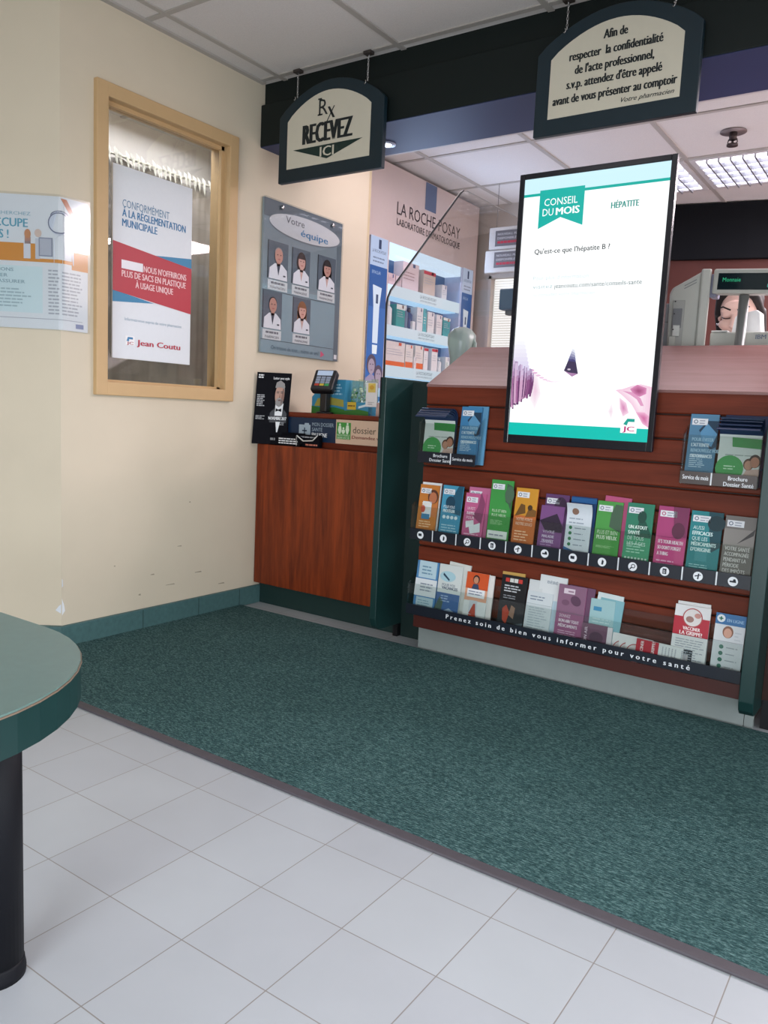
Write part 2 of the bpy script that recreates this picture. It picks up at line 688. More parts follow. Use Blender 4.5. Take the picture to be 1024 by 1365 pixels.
# bright window with blind in the partition
b = MB()
b.box(-3.1, -3.0, 18.2, 18.4, 6.35, 9.4, PALE).box(-.65, -.55, 18.2, 18.4, 6.35, 9.4, PALE)
b.box(-3.1, -.55, 18.2, 18.4, 9.3, 9.42, PALE).box(-3.1, -.55, 18.2, 18.4, 6.3, 6.42, PALE)
w2 = struct('window_2', b, 'bright window with a white blind in the partition', 'window')
struct('daylight_pane', MB().box(-3.0, -.65, 18.5, 18.55, 6.4, 9.32, emit('#f4f8ff', 1.6)), parent=w2)
b = MB()
for k in range(34):
    z = 6.5 + k * .082
    b.box(-2.98, -.67, 18.42, 18.47, z, z + .05, emit('#ffffff', 1.0))  # slats glow by themselves, for the daylight shining through them
struct('blind', b, parent=w2)

# header bulkhead between the waiting area and the dispensary
b = MB()
b.box(-3.1, 17.5, 7.2, 8.8, 10.42, CZ, HEAD)
b.box(-3.1, 17.5, 7.08, 7.25, 10.37, 11.25, HEAD, .02)
struct('wall_header', b, 'dark green bulkhead across the counter opening', 'bulkhead')
struct('trim_2', MB().box(-3.1, 17.5, 7.1, 8.78, 10.36, 10.42, SOFF), 'grey laminate underside of the bulkhead, tinted blue for the cabinet glow', 'soffit')
struct('trim_3', MB().box(-3.1, 17.5, 8.78, 8.84, 10.36, 10.5, mat('#c9c4c6', .5)), 'white strip along the rear edge of the bulkhead', 'trim')
# curved dark bulkhead at the rear
pts = [(1.9, 20.45), (2.3, 20.54), (2.7, 20.64), (3.06, 20.8), (3.35, 21.05), (3.62, 21.35), (3.9, 21.7), (4.17, 22.0), (4.4, 22.35), (4.4, 22.4), (1.9, 22.4)]
struct('wall_curve', MB().prism([(1.9, 20.45), (2.6, 20.6), (3.4, 20.75), (4.4, 20.95), (5.4, 21.2), (6.6, 21.55), (8.2, 22.1), (9, 22.4), (1.9, 22.4)], 'z', 9.98, 11.68,
       mat('#101318', 0.7, 0, .15, .1)), 'dark curved bulkhead over the rear wall', 'bulkhead')

# baseboards
b = MB()
b.box(-3.1, -3.02, 2.16, 7.4, 0, .43, BASEB, .012)
for y in (3.95, 5.45, 6.7):
    b.box(-3.03, -3.017, y, y + .02, 0.01, .42, mat('#2f4a4a', .6))
struct('baseboard_left', b, 'dark green vinyl baseboard under the window wall', 'baseboard')
q = p0 + D * 11
b = MB()
n_ = Vector((-D.y, D.x, 0))
if n_.y > 0:
    n_ = -n_
pl = [p0 + Vector((.08, 0, 0)), p0, q, q + n_ * .08, p0 + n_ * .08 + Vector((.03, 0.0, 0))]
b.prism([(p.x, p.y) for p in pl], 'z', 0, .43, BASEB)
struct('baseboard_front', b, 'dark green vinyl baseboard past the corner', 'baseboard')

# window in the left wall
b = MB()
FW = .25
y0, y1, z0, z1 = 2.83, 6.35, 4.74, 10.34
b.box(-3.12, -3.0, y0, y0 + FW, z0, z1, TAN, .015)
b.box(-3.12, -3.0, y1 - FW, y1, z0, z1, TAN, .015)
b.box(-3.12, -3.0, y0 + FW - .02, y1 - FW + .02, z1 - FW, z1, TAN, .015)
b.box(-3.12, -3.0, y0 + FW - .02, y1 - FW + .02, z0, z0 + FW, TAN, .015)
a0, a1, c0, c1 = y0 + FW - .03, y1 - FW + .03, z0 + FW - .03, z1 - FW + .03
b.box(-3.6, -3.1, a0 - .1, a0 + .02, c0 - .1, c1 + .1, TAN)
b.box(-3.6, -3.1, a1 - .02, a1 + .1, c0 - .1, c1 + .1, TAN)
b.box(-3.6, -3.1, a0, a1, c1 - .02, c1 + .1, TAN)
b.box(-3.6, -3.1, a0, a1, c0 - .1, c0 + .02, TAN)
b.box(-3.28, -3.2, a0, a0 + .1, c0, c1, TAN).box(-3.28, -3.2, a1 - .1, a1, c0, c1, TAN)
b.box(-3.28, -3.2, a0, a1, c1 - .1, c1, TAN).box(-3.28, -3.2, a0, a1, c0, c0 + .08, TAN)
w1 = struct('window_1', b, 'tall interior window in a tan painted frame', 'window')
struct('pane', MB().box(-3.33, -3.3, a0, a1, c0, c1, clear('#d2d5d6', 1.3, .02)), parent=w1)
# small room behind the window
struct('wall_office', MB().box(-8.0, -7.8, 1.0, 11, 0, CZ, mat('#b9b2ac', .8)), 'pale wall of the office behind the window', 'wall')
ofill = area('office_fill_light', -4.3, 6.2, 11.5, 1.0, 5, 22, (1, .97, .97))  # unseen office lamps added to brighten the curtain and the wall behind
oback = area('office_fill_light', -6.4, 6.5, 11.5, 1.5, 6, 20, (.95, .95, 1.0))
olow = area('office_fill_light', -3.75, 5.6, 3.6, 1.2, 5, 9, (1, .97, .97))
olow.rotation_euler = (0, math.radians(-125), 0)
ofill.rotation_euler = (0, math.radians(-18), 0)
CUR = mat('#8c8784', 0.85, 0, 0.2, 0.25, 14)
vsx, fsx = [], []
nw = 90
for k in (0, 1):
    for i in range(nw + 1):
        y = 2.6 + 7.2 * i / nw
        x = -5.2 + .05 * math.sin(y * 9) + .03 * math.sin(y * 23 + 1) - .03 * k
        for z in (0.02, 6.5, 9.8 + .03 * math.sin(y * 8)):
            vsx.append((x, y, z))
for k in (0, 1):
    o_ = k * (nw + 1) * 3
    for i in range(nw):
        for j in (0, 1):
            a = o_ + i * 3 + j
            fsx.append((a, a + 3, a + 4, a + 1))
t = thing('curtain', 'brownish grey curtain with white frilled top behind the window glass', 'curtain', (-5.2, 5, 0.02))
MB().add(vsx, fsx, CUR, True).build('drape', t)
b = MB()
rn = random.Random(3)
for k in range(46):
    y = 2.8 + 6.8 * k / 46
    for q_ in range(2):
        yy = y + rn.uniform(-.03, .03)
        z = 9.82 + rn.uniform(-.04, .04)
        h = rn.uniform(.08, .2)
        b.add([(-5.1, yy, z + h), (-5.08, yy + .08, z + h * .6), (-5.1, yy + .1, z - h), (-5.06, yy + .02, z - h * .5)],
              [(0, 3, 2, 1), (0, 1, 2), (0, 2, 3)], mat('#f4f4f0', .3))
b.tube([(-5.12, 2.7, 9.86), (-5.12, 9.7, 9.86)], .03, mat('#c9c7c0', .4))
b.build('frill', t, label='white scalloped frill along the curtain top')

# ------------------------------------------------------------------ carpet mat
t = thing('carpet_mat', 'dark green ribbed carpet mat lying on the tiles before the brochure display', 'mat', (4, 3.5, 0))
MB().box(-3.02, 14, .74, 6.76, 0, .04, carpet_mat()).build('carpet_pile', t)
MB().box(-3.02, 14, .6, .75, 0, .035, mat('#4f4a50', .6, 0, .4, .15, 50), .012).build('edge_strip', t, label='dark rubber edge strip')

# ------------------------------------------------------------------ round-cornered table
t = thing('side_table', 'dark green table with rounded corner on a black round post', 'table', (4.17, -3.2, 0))


def rrect(x0, y0, x1, y1, r, n=12):
    pts = []
    for cx, cy, a in ((x1 - r, y1 - r, 0), (x0 + r, y1 - r, 90), (x0 + r, y0 + r, 180), (x1 - r, y0 + r, 270)):
        for i in range(n + 1):
            q = math.radians(a + 90 * i / n)
            pts.append((cx + r * math.cos(q), cy + r * math.sin(q)))
    return pts


pl = rrect(.6, -6.6, 5.66, -2.74, 1.5)
MB().prism(pl, 'z', 2.52, 2.775, GREEN).build('edge_band', t)
MB().prism(rrect(.595, -6.605, 5.665, -2.735, 1.5), 'z', 2.775, 2.786, mat('#7a6858', .5)).build('edge_line', t, label='thin beige edge line')
MB().prism(rrect(.602, -6.598, 5.658, -2.742, 1.5), 'z', 2.78, 2.8, mat('#64807b', .35, 0, .5, .08, 60)).build('tabletop', t)
b = MB().lathe([(.2, .1), (.2, 2.52)], (4.17, -3.2, 0), mat('#0c0d13', .6, 0, .2, .1), 32)
b.build('post', t)
MB().lathe([(.215, 0), (.218, .05), (.21, .09), (.208, .12), (.2, .14)], (4.17, -3.2, 0), mat('#0c0d13', .6, 0, .2, .1), 32).build('foot_ring', t)
b = MB().lathe([(.2, 0), (.2, 2.52)], (2.0, -5.6, 0), mat('#0c0d13', .6, 0, .2, .1), 32)
b.build('post', t)

# ------------------------------------------------------------------ service counter
t = thing('service_counter', 'cherry wood service counter between cream wall and green divider', 'counter', (-1.4, 8, 0))
MB().box(-3.08, .93, 7.23, 7.33, .51, 3.80, WOOD, .012).build('front_panel', t)
MB().box(-3.08, .93, 7.33, 8.7, 3.72, 3.80, WOODX).build('worktop', t)
MB().box(-3.05, .93, 7.4, 7.5, 0, .55, mat('#16302e', .5)).build('kick_plate', t, label='dark green recessed kick plate')
MB().box(-3.08, .93, 7.62, 7.72, 3.80, 4.5, WOODX, .01).build('riser', t)
MB().box(-3.08, .92, 7.56, 9.0, 4.48, 4.57, WOODX, .012).build('ledge', t)

# signs on the riser
NAVY = ink('#0d2744')
t = thing('counter_sign', 'navy sign reading MON DOSSIER on the counter riser', 'sign', (-1.7, 7.6, 3.93))
b = MB()
fr = FY(7.585)
b.sheet(fr, -2.46, 3.93, -1.055, 4.46, .03, NAVY)
g = ink('#9fb0bd')
b.poly(fr, [(-2.12, 4.04), (-1.78, 4.04), (-1.78, 4.3), (-1.82, 4.3), (-1.83, 4.34), (-1.95, 4.34), (-1.96, 4.3), (-2.12, 4.3)], g, 1)
b.rect(fr, -2.02, 4.15, -1.88, 4.18, NAVY, 2).rect(fr, -1.965, 4.095, -1.935, 4.235, NAVY, 2)
b.text(fr, 'MON DOSSIER', -1.73, 4.28, .085, g, 1, w=.62)
b.text(fr, 'SANTÉ', -1.73, 4.165, .085, g, 1, w=.3)
b.text(fr, 'EN LIGNE', -1.73, 4.04, .095, WHITE, 1, w=.44, bold=.02)
b.build('sign_board', t)
t = thing('counter_sign', 'beige sign with green family square on the counter riser', 'sign', (-.2, 7.6, 3.93))
b = MB()
b.sheet(fr, -1.045, 3.93, .9, 4.46, .03, ink('#d3b49c'))
GR = ink('#3f8f3c')
b.rect(fr, -1.02, 4.03, -.63, 4.4, GR, 1)
pw = ink('#d9e6cf')
for cx, hh in ((-.93, .2), (-.72, .22), (-.83, .12)):
    zb = 4.15
    b.ell(fr, cx, zb + hh, .026, .028, pw, 2, 12)
    b.poly(fr, [(cx - .035, zb + hh - .03), (cx + .035, zb + hh - .03), (cx + .05, zb + hh * .4), (cx + .02, zb), (cx - .02, zb), (cx - .05, zb + hh * .4)], pw, 2)
b.text(fr, 'NOUVEAU', -1.0, 4.1, .045, pw, 2, w=.34)
b.text(fr, 'SERVICE', -1.0, 4.04, .045, pw, 2, w=.34)
b.text(fr, 'dossier', -.57, 4.18, .15, ink('#51483c'), 1, w=.62)
b.text(fr, 'Demandez votre', -.59, 4.06, .07, ink('#7b2c22'), 1, w=.98, bold=.02)
b.build('sign_board', t)

# black easel poster with grey-haired man
t = thing('easel_poster', 'black poster of grey-bearded man in bow tie standing at the wall end of the counter', 'poster', (-2.75, 7.25, 3.8))
b = MB()
fr = Fr((-3.06, 7.02, 3.81), (.8, .6, 0), (.02, .06, 1))
W_, H_ = .79, 1.64
BK = mat('#0b0c14', .7, 0, .12, .04, 30)
b.sheet(fr, 0, 0, W_, H_, .03, BK)
KX = .79 / 1.23
_fr0 = fr
fr = lambda a, c, l=0: _fr0(a * KX, c, l)
sk, sk2, gh, wh = ink('#b98f7e'), ink('#8a6255'), ink('#8d8a8a'), ink('#e8eaee')
cx = .86
b.poly(fr, [(cx - .30, .5), (cx + .3, .5), (cx + .3, .72), (cx + .16, .82), (cx - .16, .82), (cx - .3, .72)], ink('#171a26'), 1)
b.poly(fr, [(cx - .13, .66), (cx + .13, .66), (cx + .16, .95), (cx, .86), (cx - .12, .97)], wh, 2)
b.ell(fr, cx, 1.13, .165, .25, sk, 3, 28)
b.poly(fr, [(cx + .05, .9), (cx + .15, 1.0), (cx + .165, 1.13), (cx + .12, 1.33), (cx + .07, 1.2)], sk2, 4)
b.ell(fr, cx, 1.31, .17, .12, gh, 4, 24, 0, 180)
b.poly(fr, [(cx - .17, 1.3), (cx - .14, 1.42), (cx, 1.47), (cx + .15, 1.4), (cx + .175, 1.18), (cx + .14, 1.28), (cx, 1.33), (cx - .13, 1.29)], gh, 5)
b.ell(fr, cx, .97, .135, .1, gh, 4, 24)
b.ell(fr, cx, 1.015, .05, .018, ink('#6d4640'), 5, 12)
b.poly(fr, [(cx - .08, 1.04), (cx, 1.065), (cx + .08, 1.04), (cx, 1.05)], ink('#a3a0a0'), 5)
b.poly(fr, [(cx - .02, 1.07), (cx + .03, 1.07), (cx + .01, 1.17)], sk2, 5)
for sx in (-.07, .07):
    b.rect(fr, cx + sx - .045, 1.175, cx + sx + .045, 1.19, ink('#3a2a28'), 5)
    b.rect(fr, cx + sx - .05, 1.205, cx + sx + .05, 1.222, ink('#5a504e'), 5)
b.poly(fr, [(cx - .1, .83), (cx - .01, .8), (cx + .1, .83), (cx + .1, .75), (cx - .01, .78), (cx - .1, .75)], BK, 6)
b.poly(fr, [(cx - .07, .52), (cx + .09, .52), (cx + .02, .28), (cx - .02, .28)], wh, 3)
b.text(fr, 'NOVEMBRE 2017', .53, .565, .07, wh, 3, w=.63, bold=.03)
b.text(fr, 'Lutter avec style', .6, 1.49, .06, wh, 3, w=.56, bold=.02)
b.lines(fr, .06, 1.5, .3, 1.6, 2, wh, 2, .6, 4)
b.lines(fr, .06, .86, .36, 1.14, 7, ink('#a9acb2'), 2, .55, 5)
b.lines(fr, .06, .56, .4, .66, 3, ink('#a9acb2'), 2, .5, 6)
b.lines(fr, .9, .44, 1.16, .52, 2, ink('#8f9298'), 2, .5, 7)
b.build('poster_board', t)
b = MB()
b.box(-2.9, -2.86, 7.42, 7.5, 3.81, 5.0, BK)
b.build('easel_leg', t)

# open black carton with leaflets in front of the poster
t = thing('leaflet_carton', 'low open black carton lying in front of the bow tie poster', 'box', (-2.1, 7.42, 3.8))
b = MB()
M_ = lambda p: Vector((p.x + .1, p.y + (p.x + 2.9) * .05 - .03, p.z))
b.box(-2.86, -1.95, 7.3, 7.32, 3.805, 4.03, BK, 0, M_)
b.box(-2.86, -1.95, 7.46, 7.48, 3.805, 4.1, BK, 0, M_)
b.box(-2.86, -2.84, 7.3, 7.48, 3.805, 4.03, BK, 0, M_)
b.box(-1.97, -1.95, 7.3, 7.48, 3.805, 4.03, BK, 0, M_)
b.box(-2.86, -1.95, 7.3, 7.48, 3.805, 3.82, BK, 0, M_)
f2 = Fr((-2.76, 7.265, 3.81), (1, .05, 0), (0, 0, 1))
b.lines(f2, .3, .03, .85, .18, 3, wh, 1, .5, 8, .85)
b.lines(f2, .05, .08, .22, .17, 1, ink('#8f9298'), 1, .6, 9)
b.build('tray', t)
b = MB()
b.add([(-1.95, 7.34, 4.03), (-1.95, 7.34, 3.82), (-1.72, 7.3, 3.9), (-1.74, 7.32, 3.96), (-1.95, 7.36, 4.03), (-1.95, 7.36, 3.82), (-1.72, 7.32, 3.9), (-1.74, 7.34, 3.96)],
      [(0, 1, 2, 3), (7, 6, 5, 4), (0, 3, 7, 4), (1, 5, 6, 2), (3, 2, 6, 7), (0, 4, 5, 1)], BK)
b.tube([(-1.95, 7.32, 4.05), (-1.74, 7.3, 3.94), (-1.5, 7.34, 3.96), (-1.38, 7.36, 4.08)], .014, mat('#d8d8d6', .3, .3))
b.tube([(-1.95, 7.31, 4.05), (-1.95, 7.31, 3.82)], .012, mat('#b8b8b6', .3, .3))
b.build('torn_flap', t, label='torn flap with pale edge')
b = MB()
b.box(-1.94, -1.36, 7.4, 7.5, 3.805, 4.08, BK)
f2 = FY(7.397)
b.lines(f2, -1.75, 3.83, -1.4, 3.88, 1, ink('#c77a66'), 1, .7, 10, .95)
b.lines(f2, -1.9, 4.0, -1.45, 4.06, 1, ink('#8f9298'), 1, .5, 11, .9)
b.build('inner_box', t)

# card terminal on a stand
t = thing('card_terminal', 'black card payment terminal on a stand on the counter ledge', 'card terminal', (-1.72, 8.0, 4.57))
DK = mat('#14151a', .35, 0, .5, .05)
MB().box(-1.82, -1.62, 7.92, 8.08, 4.6, 5.15, DK, .03).build('stand', t)
MB().lathe([(.2, 0), (.2, .03), (.1, .05)], (-1.72, 8.0, 4.57), DK, 24).build('base', t)
yaw = Matrix.Rotation(math.radians(14), 3, 'Z') @ Matrix.Rotation(math.radians(-32), 3, 'X')
Mx = lambda p: yaw @ p + Vector((-1.72, 7.97, 5.27))
tb_ = MB().box(-.27, .27, -.12, .08, -.27, .29, DK, .04, Mx).build('body', t)
o3 = Mx(Vector((-.24, -.124, -.25)))
fr = Fr(o3, yaw @ Vector((1, 0, 0)), yaw @ Vector((0, 0, 1)))
b = MB().sheet(fr, .05, .37, .43, .5, .01, emit('#b9cbe6', .8)).build('display', tb_)
b = MB()
for i in range(3):
    for j in range(4):
        b.sheet(fr, .06 + i * .125, .09 + j * .065, .165 + i * .125, .145 + j * .065, .005, mat('#8d99ad', .4) if j else ink(['#b8412f', '#c9b13a', '#3c9a58'][i]))
b.build('keypad', tb_)

# counter-top product display
t = thing('product_display', 'blue and green cardboard display tray behind the card terminal', 'display box', (-1.5, 8.3, 4.57))
SKY, GRS, YEL = ink('#3d8fb4'), ink('#3c7d35'), ink('#d8b83c')
b = MB()
prof = [(-2.28, 4.57), (-2.28, 4.95), (-2.2, 5.03), (-2.0, 5.08), (-1.85, 5.2), (-1.78, 5.36), (-1.3, 5.36), (-1.3, 4.57)]
b.prism(prof, 'y', 8.2, 8.9, SKY)
fr = FY(8.195)
b.poly(fr, [(-2.28, 4.57), (-1.3, 4.57), (-1.3, 4.68), (-1.6, 4.73), (-1.9, 4.7), (-2.28, 4.74)], GRS, 1)
b.poly(fr, [(-2.2, 4.74), (-1.95, 4.74), (-1.7, 4.78), (-1.32, 4.74), (-1.34, 4.9), (-1.7, 4.95), (-2.1, 4.92)], ink('#a9a04a'), 1)
b.text(fr, 'Halls', -1.75, 4.8, .1, YEL, 2, w=.35, bold=.02) if False else None
b.lines(fr, -1.7, 5.0, -1.36, 5.28, 4, ink('#a9d2e6'), 2, .5, 3)
b.build('side_panel', t)
b = MB()
b.box(-1.3, -.62, 8.2, 8.9, 4.57, 4.86, SKY)
b.poly(fr, [(-1.3, 4.57), (-.62, 4.57), (-.62, 4.66), (-.9, 4.7), (-1.3, 4.66)], GRS, 1)
b.rect(fr, -1.22, 4.69, -.97, 4.86, YEL, 1)
b.lines(fr, -1.2, 4.75, -1.0, 4.8, 1, ink('#7c5a20'), 2, .6, 2, .9)
b.poly(fr, [(-.9, 4.72), (-.66, 4.78), (-.66, 4.83), (-.9, 4.77)], ink('#d9eef4'), 2)
b.build('tray', t)
rn = random.Random(11)
cel = clear('#e8f2e6', 1.5, .12, .12, '#e8f4ea')
for k in range(4):
    t = thing('candy_bag', ['clear bag of green wrapped sweets at the left end of the display tray', 'clear bag of green sweets second in the display tray',
                            'clear bag of green sweets third in the display tray', 'clear bag of sweets at the right end of the display tray'][k], 'bag of sweets', (-1.18 + k * .15, 8.45, 4.75), 'bags of sweets in the display tray')
    x0 = -1.28 + k * .15
    b = MB()
    zt = 5.36 + rn.uniform(-.05, .06)
    vsb, fsb = [], []
    for i in range(7):
        for j in range(7):
            u, v = i / 6, j / 6
            bulge = .09 * math.sin(math.pi * u) * math.sin(math.pi * min(1, v * 1.25 + .0)) if v < .8 else 0
            vsb.append((x0 + u * .2 + rn.uniform(-.01, .01), 8.4 + k * .05 - bulge + rn.uniform(-.012, .012), 4.75 + v * (zt - 4.75)))
    for i in range(7):
        for j in range(7):
            x_, y_, z_ = vsb[i * 7 + j]
            vsb.append((x_, y_ + 2 * (8.4 + k * .05 - y_) + .012, z_))
    for i in range(6):
        for j in range(6):
            a = i * 7 + j
            fsb.append((a, a + 7, a + 8, a + 1))
            fsb.append((49 + a, 49 + a + 1, 49 + a + 8, 49 + a + 7))
    b.add(vsb, fsb, cel)
    b.build('wrapper', t)
    b = MB()
    for q in range(16):
        c = (x0 + rn.uniform(.03, .17), 8.4 + k * .05 + rn.uniform(-.03, .03), 4.78 + rn.uniform(0, .42))
        b.lathe([(.01, -.03), (.032, -.015), (.032, .015), (.01, .03)], c, ink(rn.choice(['#4f9a45', '#d8e8d0', '#2f6f3a', '#e8e6d2', '#6fae8e'])), 8)
    b.build('sweets', t)
t = thing('price_card', 'white price card with yellow top standing at the display tray', 'card', (-.5, 8.15, 4.57))
b = MB()
fr = Fr((-.64, 8.1, 4.57), (1, .0, 0), (0, 0, 1))
b.sheet(fr, 0, .2, .3, .73, .015, ink('#e9e6e6'))
b.rect(fr, .06, .52, .26, .72, ink('#e3c96a'), 1)
b.ell(fr, .16, .63, .06, .05, ink('#d9a53c'), 2)
b.lines(fr, .06, .24, .24, .32, 2, ink('#b9b6b6'), 1, .5, 2)
b.box(-.5, -.48, 8.11, 8.14, 4.57, 4.8, ACR)
b.build('card', t)
t = thing('small_carton', 'small pinkish carton on the ledge next to the white price card', 'box', (-.3, 8.3, 4.57))
MB().box(-.42, -.22, 8.2, 8.45, 4.57, 4.87, ink('#c9aaa0'), .005).build('carton_body', t)
t = thing('small_carton', 'small white carton at the ledge end by the green divider', 'box', (-.1, 8.25, 4.57))
b = MB().box(-.21, .0, 8.18, 8.4, 4.57, 4.9, WHITE, .005)
b.ell(FY(8.178), -.15, 4.83, .03, .04, ink('#3a4a3c'), 1)
b.build('carton_body', t)

# ------------------------------------------------------------------ brochure display unit
X0, X1 = 1.84, 7.92
t = thing('brochure_display', 'cherry slatwall brochure display with grey kick plate', 'display unit', (4.9, 7.4, 0))
b = MB()
zs = [4.85, 4.46, 4.07, 3.68, 3.29, 2.9, 2.51, 2.12, 1.73, 1.34, .95]
prev = 5.21
for z in zs + [.74]:
    lo = z + (.012 if z != .74 else 0)
    b.prism([(6.7, lo + .02), (6.72, lo), (7.0, lo), (7.0, prev), (6.72, prev), (6.7, prev - .015)], 'x', X0, X1, WOODX)
    prev = z - .012
b.box(X0, X1, 6.80, 7.05, .74, 5.2, mat('#2a100b', .6))
b.build('slat_panel', t)
MB().box(X0, X1, 6.62, 7.1, .5, .74, mat('#4a1a14', .45, 0, .5, .1), .01).build('plinth', t)
MB().box(X0 - .02, X1, 6.88, 7.3, 0, .5, mat('#868e8d', .55, 0, .3, .06, 30)).build('kick_plate', t, label='grey metal kick plate')
b = MB()
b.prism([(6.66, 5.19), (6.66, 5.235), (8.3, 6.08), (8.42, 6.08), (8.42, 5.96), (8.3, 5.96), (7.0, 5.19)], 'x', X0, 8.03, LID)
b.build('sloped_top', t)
t = thing('display_divider', 'dark green laminate divider panel on the right of the brochure display', 'panel', (8.03, 7.2, 0))
PR = lambda yf, zb, zt, yb: [(yf, zb + .25), (yf + .05, zb + .1), (yf + .15, zb + .02), (yf + .35, zb), (yb, zb), (yb, zt), (yf, zt)]
MB().prism(PR(6.2, .36, 5.16, 6.98), 'x', X1 + .004, 8.136, GREEN, .012).build('panel', t)
MB().box(X1 + .01, 8.06, 6.88, 6.97, 0, .36, mat('#868e8d', .55, 0, .3, .06, 30)).build('foot', t)
t = thing('display_divider', 'dark green laminate divider panel between service counter and brochure display', 'panel', (1.0, 7.2, 0))
MB().prism(PR(6.4, .28, 5.34, 8.4), 'x', .93, 1.08, GREEN, .012).build('panel', t)
MB().box(.95, 1.06, 7.25, 8.4, 0, .3, BLACK).build('foot', t)
MB().box(.95, 1.07, 8.42, 12.6, 0, 5.33, mat('#12302e', .5)).build('rear_ledge', t)
b = MB().box(.955, .975, 6.385, 6.41, 4.55, 5.34, BLACK)
b.build('slot', t)
MB().box(1.08, X0, 7.35, 7.45, 0, 5.3, mat('#0e2624', .5)).build('filler', t, label='dark filler panel beside the display')
t = thing('wood_cabinet', 'cherry cabinet beyond the right green divider, front darkened for shade', 'cabinet', (10, 7.2, 0))
MB().box(8.14, 16, 6.9, 7.1, .5, 5.16, mat('#2b120c', .6, 0, .3, .2, 30)).build('front_panel', t)  # cherry front coloured darker for the shade beyond the divider
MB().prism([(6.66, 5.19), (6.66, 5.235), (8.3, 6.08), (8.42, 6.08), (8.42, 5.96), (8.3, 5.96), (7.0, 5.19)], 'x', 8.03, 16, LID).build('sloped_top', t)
MB().box(8.14, 14, 7.0, 7.2, 0, .5, BLACK).build('kick_plate', t)

# clear privacy glass on the left divider
b = MB()
gp = [(6.42, 5.34), (6.4, 6.72), (6.43, 6.85), (6.52, 7.0), (8.95, 9.38), (9.08, 9.47), (9.25, 9.5), (12.6, 9.5), (12.6, 5.34)]
t = thing('privacy_screen', 'clear glass screen with sloping edge on the left green divider', 'glass screen', (1.0, 8, 5.34))
MB().prism(gp, 'x', .985, 1.015, clear('#f3f1ee', 1.0, .02)).build('glass', t)
MB().tube([(1.0, y, z) for y, z in gp[:6]], .022, mat('#15171a', .3), 8).build('edge_trim', t, label='black polished edge')
MB().tube([(1.0, y, z) for y, z in gp[6:8]], .008, mat('#8d8f8c', .3), 6).build('top_edge', t)


# ------------------------------------------------------------------ portrait television
t = thing('television', 'large portrait screen showing a hepatitis health tip above the brochures', 'screen', (4.96, 6.5, 4.24))
TX0, TX1, TZ0, TZ1, TY = 3.67, 6.27, 4.24, 8.755, 6.35
BZ = mat('#0b0e1a', .25, 0, .6, .02)
b = MB()
b.box(TX0, TX1, TY + .03, TY + .11, TZ0, TZ1, BZ, .02)
b.box(TX0 + .4, TX1 - .4, TY + .1, TY + .24, TZ0 + .7, TZ1 - .8, BZ, .02)
b.build('back_cover', t)
bw = .09
b = MB()
b.box(TX0, TX0 + bw, TY, TY + .05, TZ0, TZ1, BZ, .01)
b.box(TX1 - bw, TX1, TY, TY + .05, TZ0, TZ1, BZ, .01)
b.box(TX0 + bw, TX1 - bw, TY, TY + .05, TZ1 - bw, TZ1, BZ, .01)
b.box(TX0 + bw, TX1 - bw, TY, TY + .05, TZ0, TZ0 + bw + .06, BZ, .01)
b.build('bezel', t)
MB().box(4.6, 5.3, 6.6, 6.695, 4.9, 5.2, BLACK).build('wall_bracket', t)
b = MB()
fr = FY(TY + .024)
SU0, SU1, SV0, SV1 = TX0 + bw, TX1 - bw, TZ0 + bw + .06, TZ1 - bw
EW = emit('#fbfeff', 1.15)
TEAL = emit('#00b0a4', 1.0)
b.sheet(fr, SU0, SV0, SU1, SV1, .01, EW)
b.rect(fr, SU0, 8.42, SU1, SV1, emit('#cdf1fb', 1.05), 1)
b.rect(fr, SU0, 4.39, SU1, 4.6, emit('#00c4b6', 1.0), 3)
b.rect(fr, SU0, 8.375, SU1, 8.42, TEAL, 1)
RB = emit('#0fb4a9', 1.0)
b.poly(fr, [(4.05, 8.46), (4.83, 8.46), (4.83, 7.84), (4.44, 8.0), (4.05, 7.84)], RB, 2)
b.text(fr, 'CONSEIL', 4.14, 8.2, .12, EW, 3, w=.58)
b.text(fr, 'DU', 4.12, 8.04, .12, EW, 3, w=.19)
b.text(fr, 'MOIS', 4.36, 8.04, .12, EW, 3, w=.4, bold=.03)
b.text(fr, 'HÉPATITE', 5.29, 8.05, .1, emit('#1d9a8e', .9), 2, w=.44, bold=.025)
b.text(fr, "Qu'est-ce que l'hépatite B ?", 4.02, 7.43, .085, emit('#2c3436', .7), 2, w=1.3, bold=.012)
b.text(fr, 'Pour plus d\'information,', 4.03, 7.0, .07, emit('#cfe0e4', 1), 2, w=1.0)
b.text(fr, 'visitez', 4.03, 6.86, .07, emit('#b9cdd0', 1), 2, w=.36)
b.text(fr, 'jeancoutu.com/sante/conseils-sante', 4.42, 6.855, .075, emit('#4f6c6e', .8), 2, w=1.46)
b.text(fr, 'ou consultez votre pharmacien', 4.03, 6.73, .065, emit('#d3e2e6', 1), 2, w=1.1)
# picture at the foot of the screen: hair, chin, cheek, hand
def mixc(a, c, q):
    A, B_ = [int(a[i:i + 2], 16) for i in (1, 3, 5)], [int(c[i:i + 2], 16) for i in (1, 3, 5)]
    return '#%02x%02x%02x' % tuple(int(x + (y - x) * q) for x, y in zip(A, B_))


def blend(pts, c0, c1, l, n=6, cen=None, strength=1.0):
    """nested outlines shading from c0 at the rim to c1 in the middle"""
    cu = sum(p[0] for p in pts) / len(pts) if cen is None else cen[0]
    cv = sum(p[1] for p in pts) / len(pts) if cen is None else cen[1]
    for k in range(n):
        q = 1 - k / n
        b.poly(fr, [(cu + (a - cu) * q, cv + (c - cv) * q) for a, c in pts], emit(mixc(c0, c1, k / max(1, n - 1)), strength), l + .12 * k)


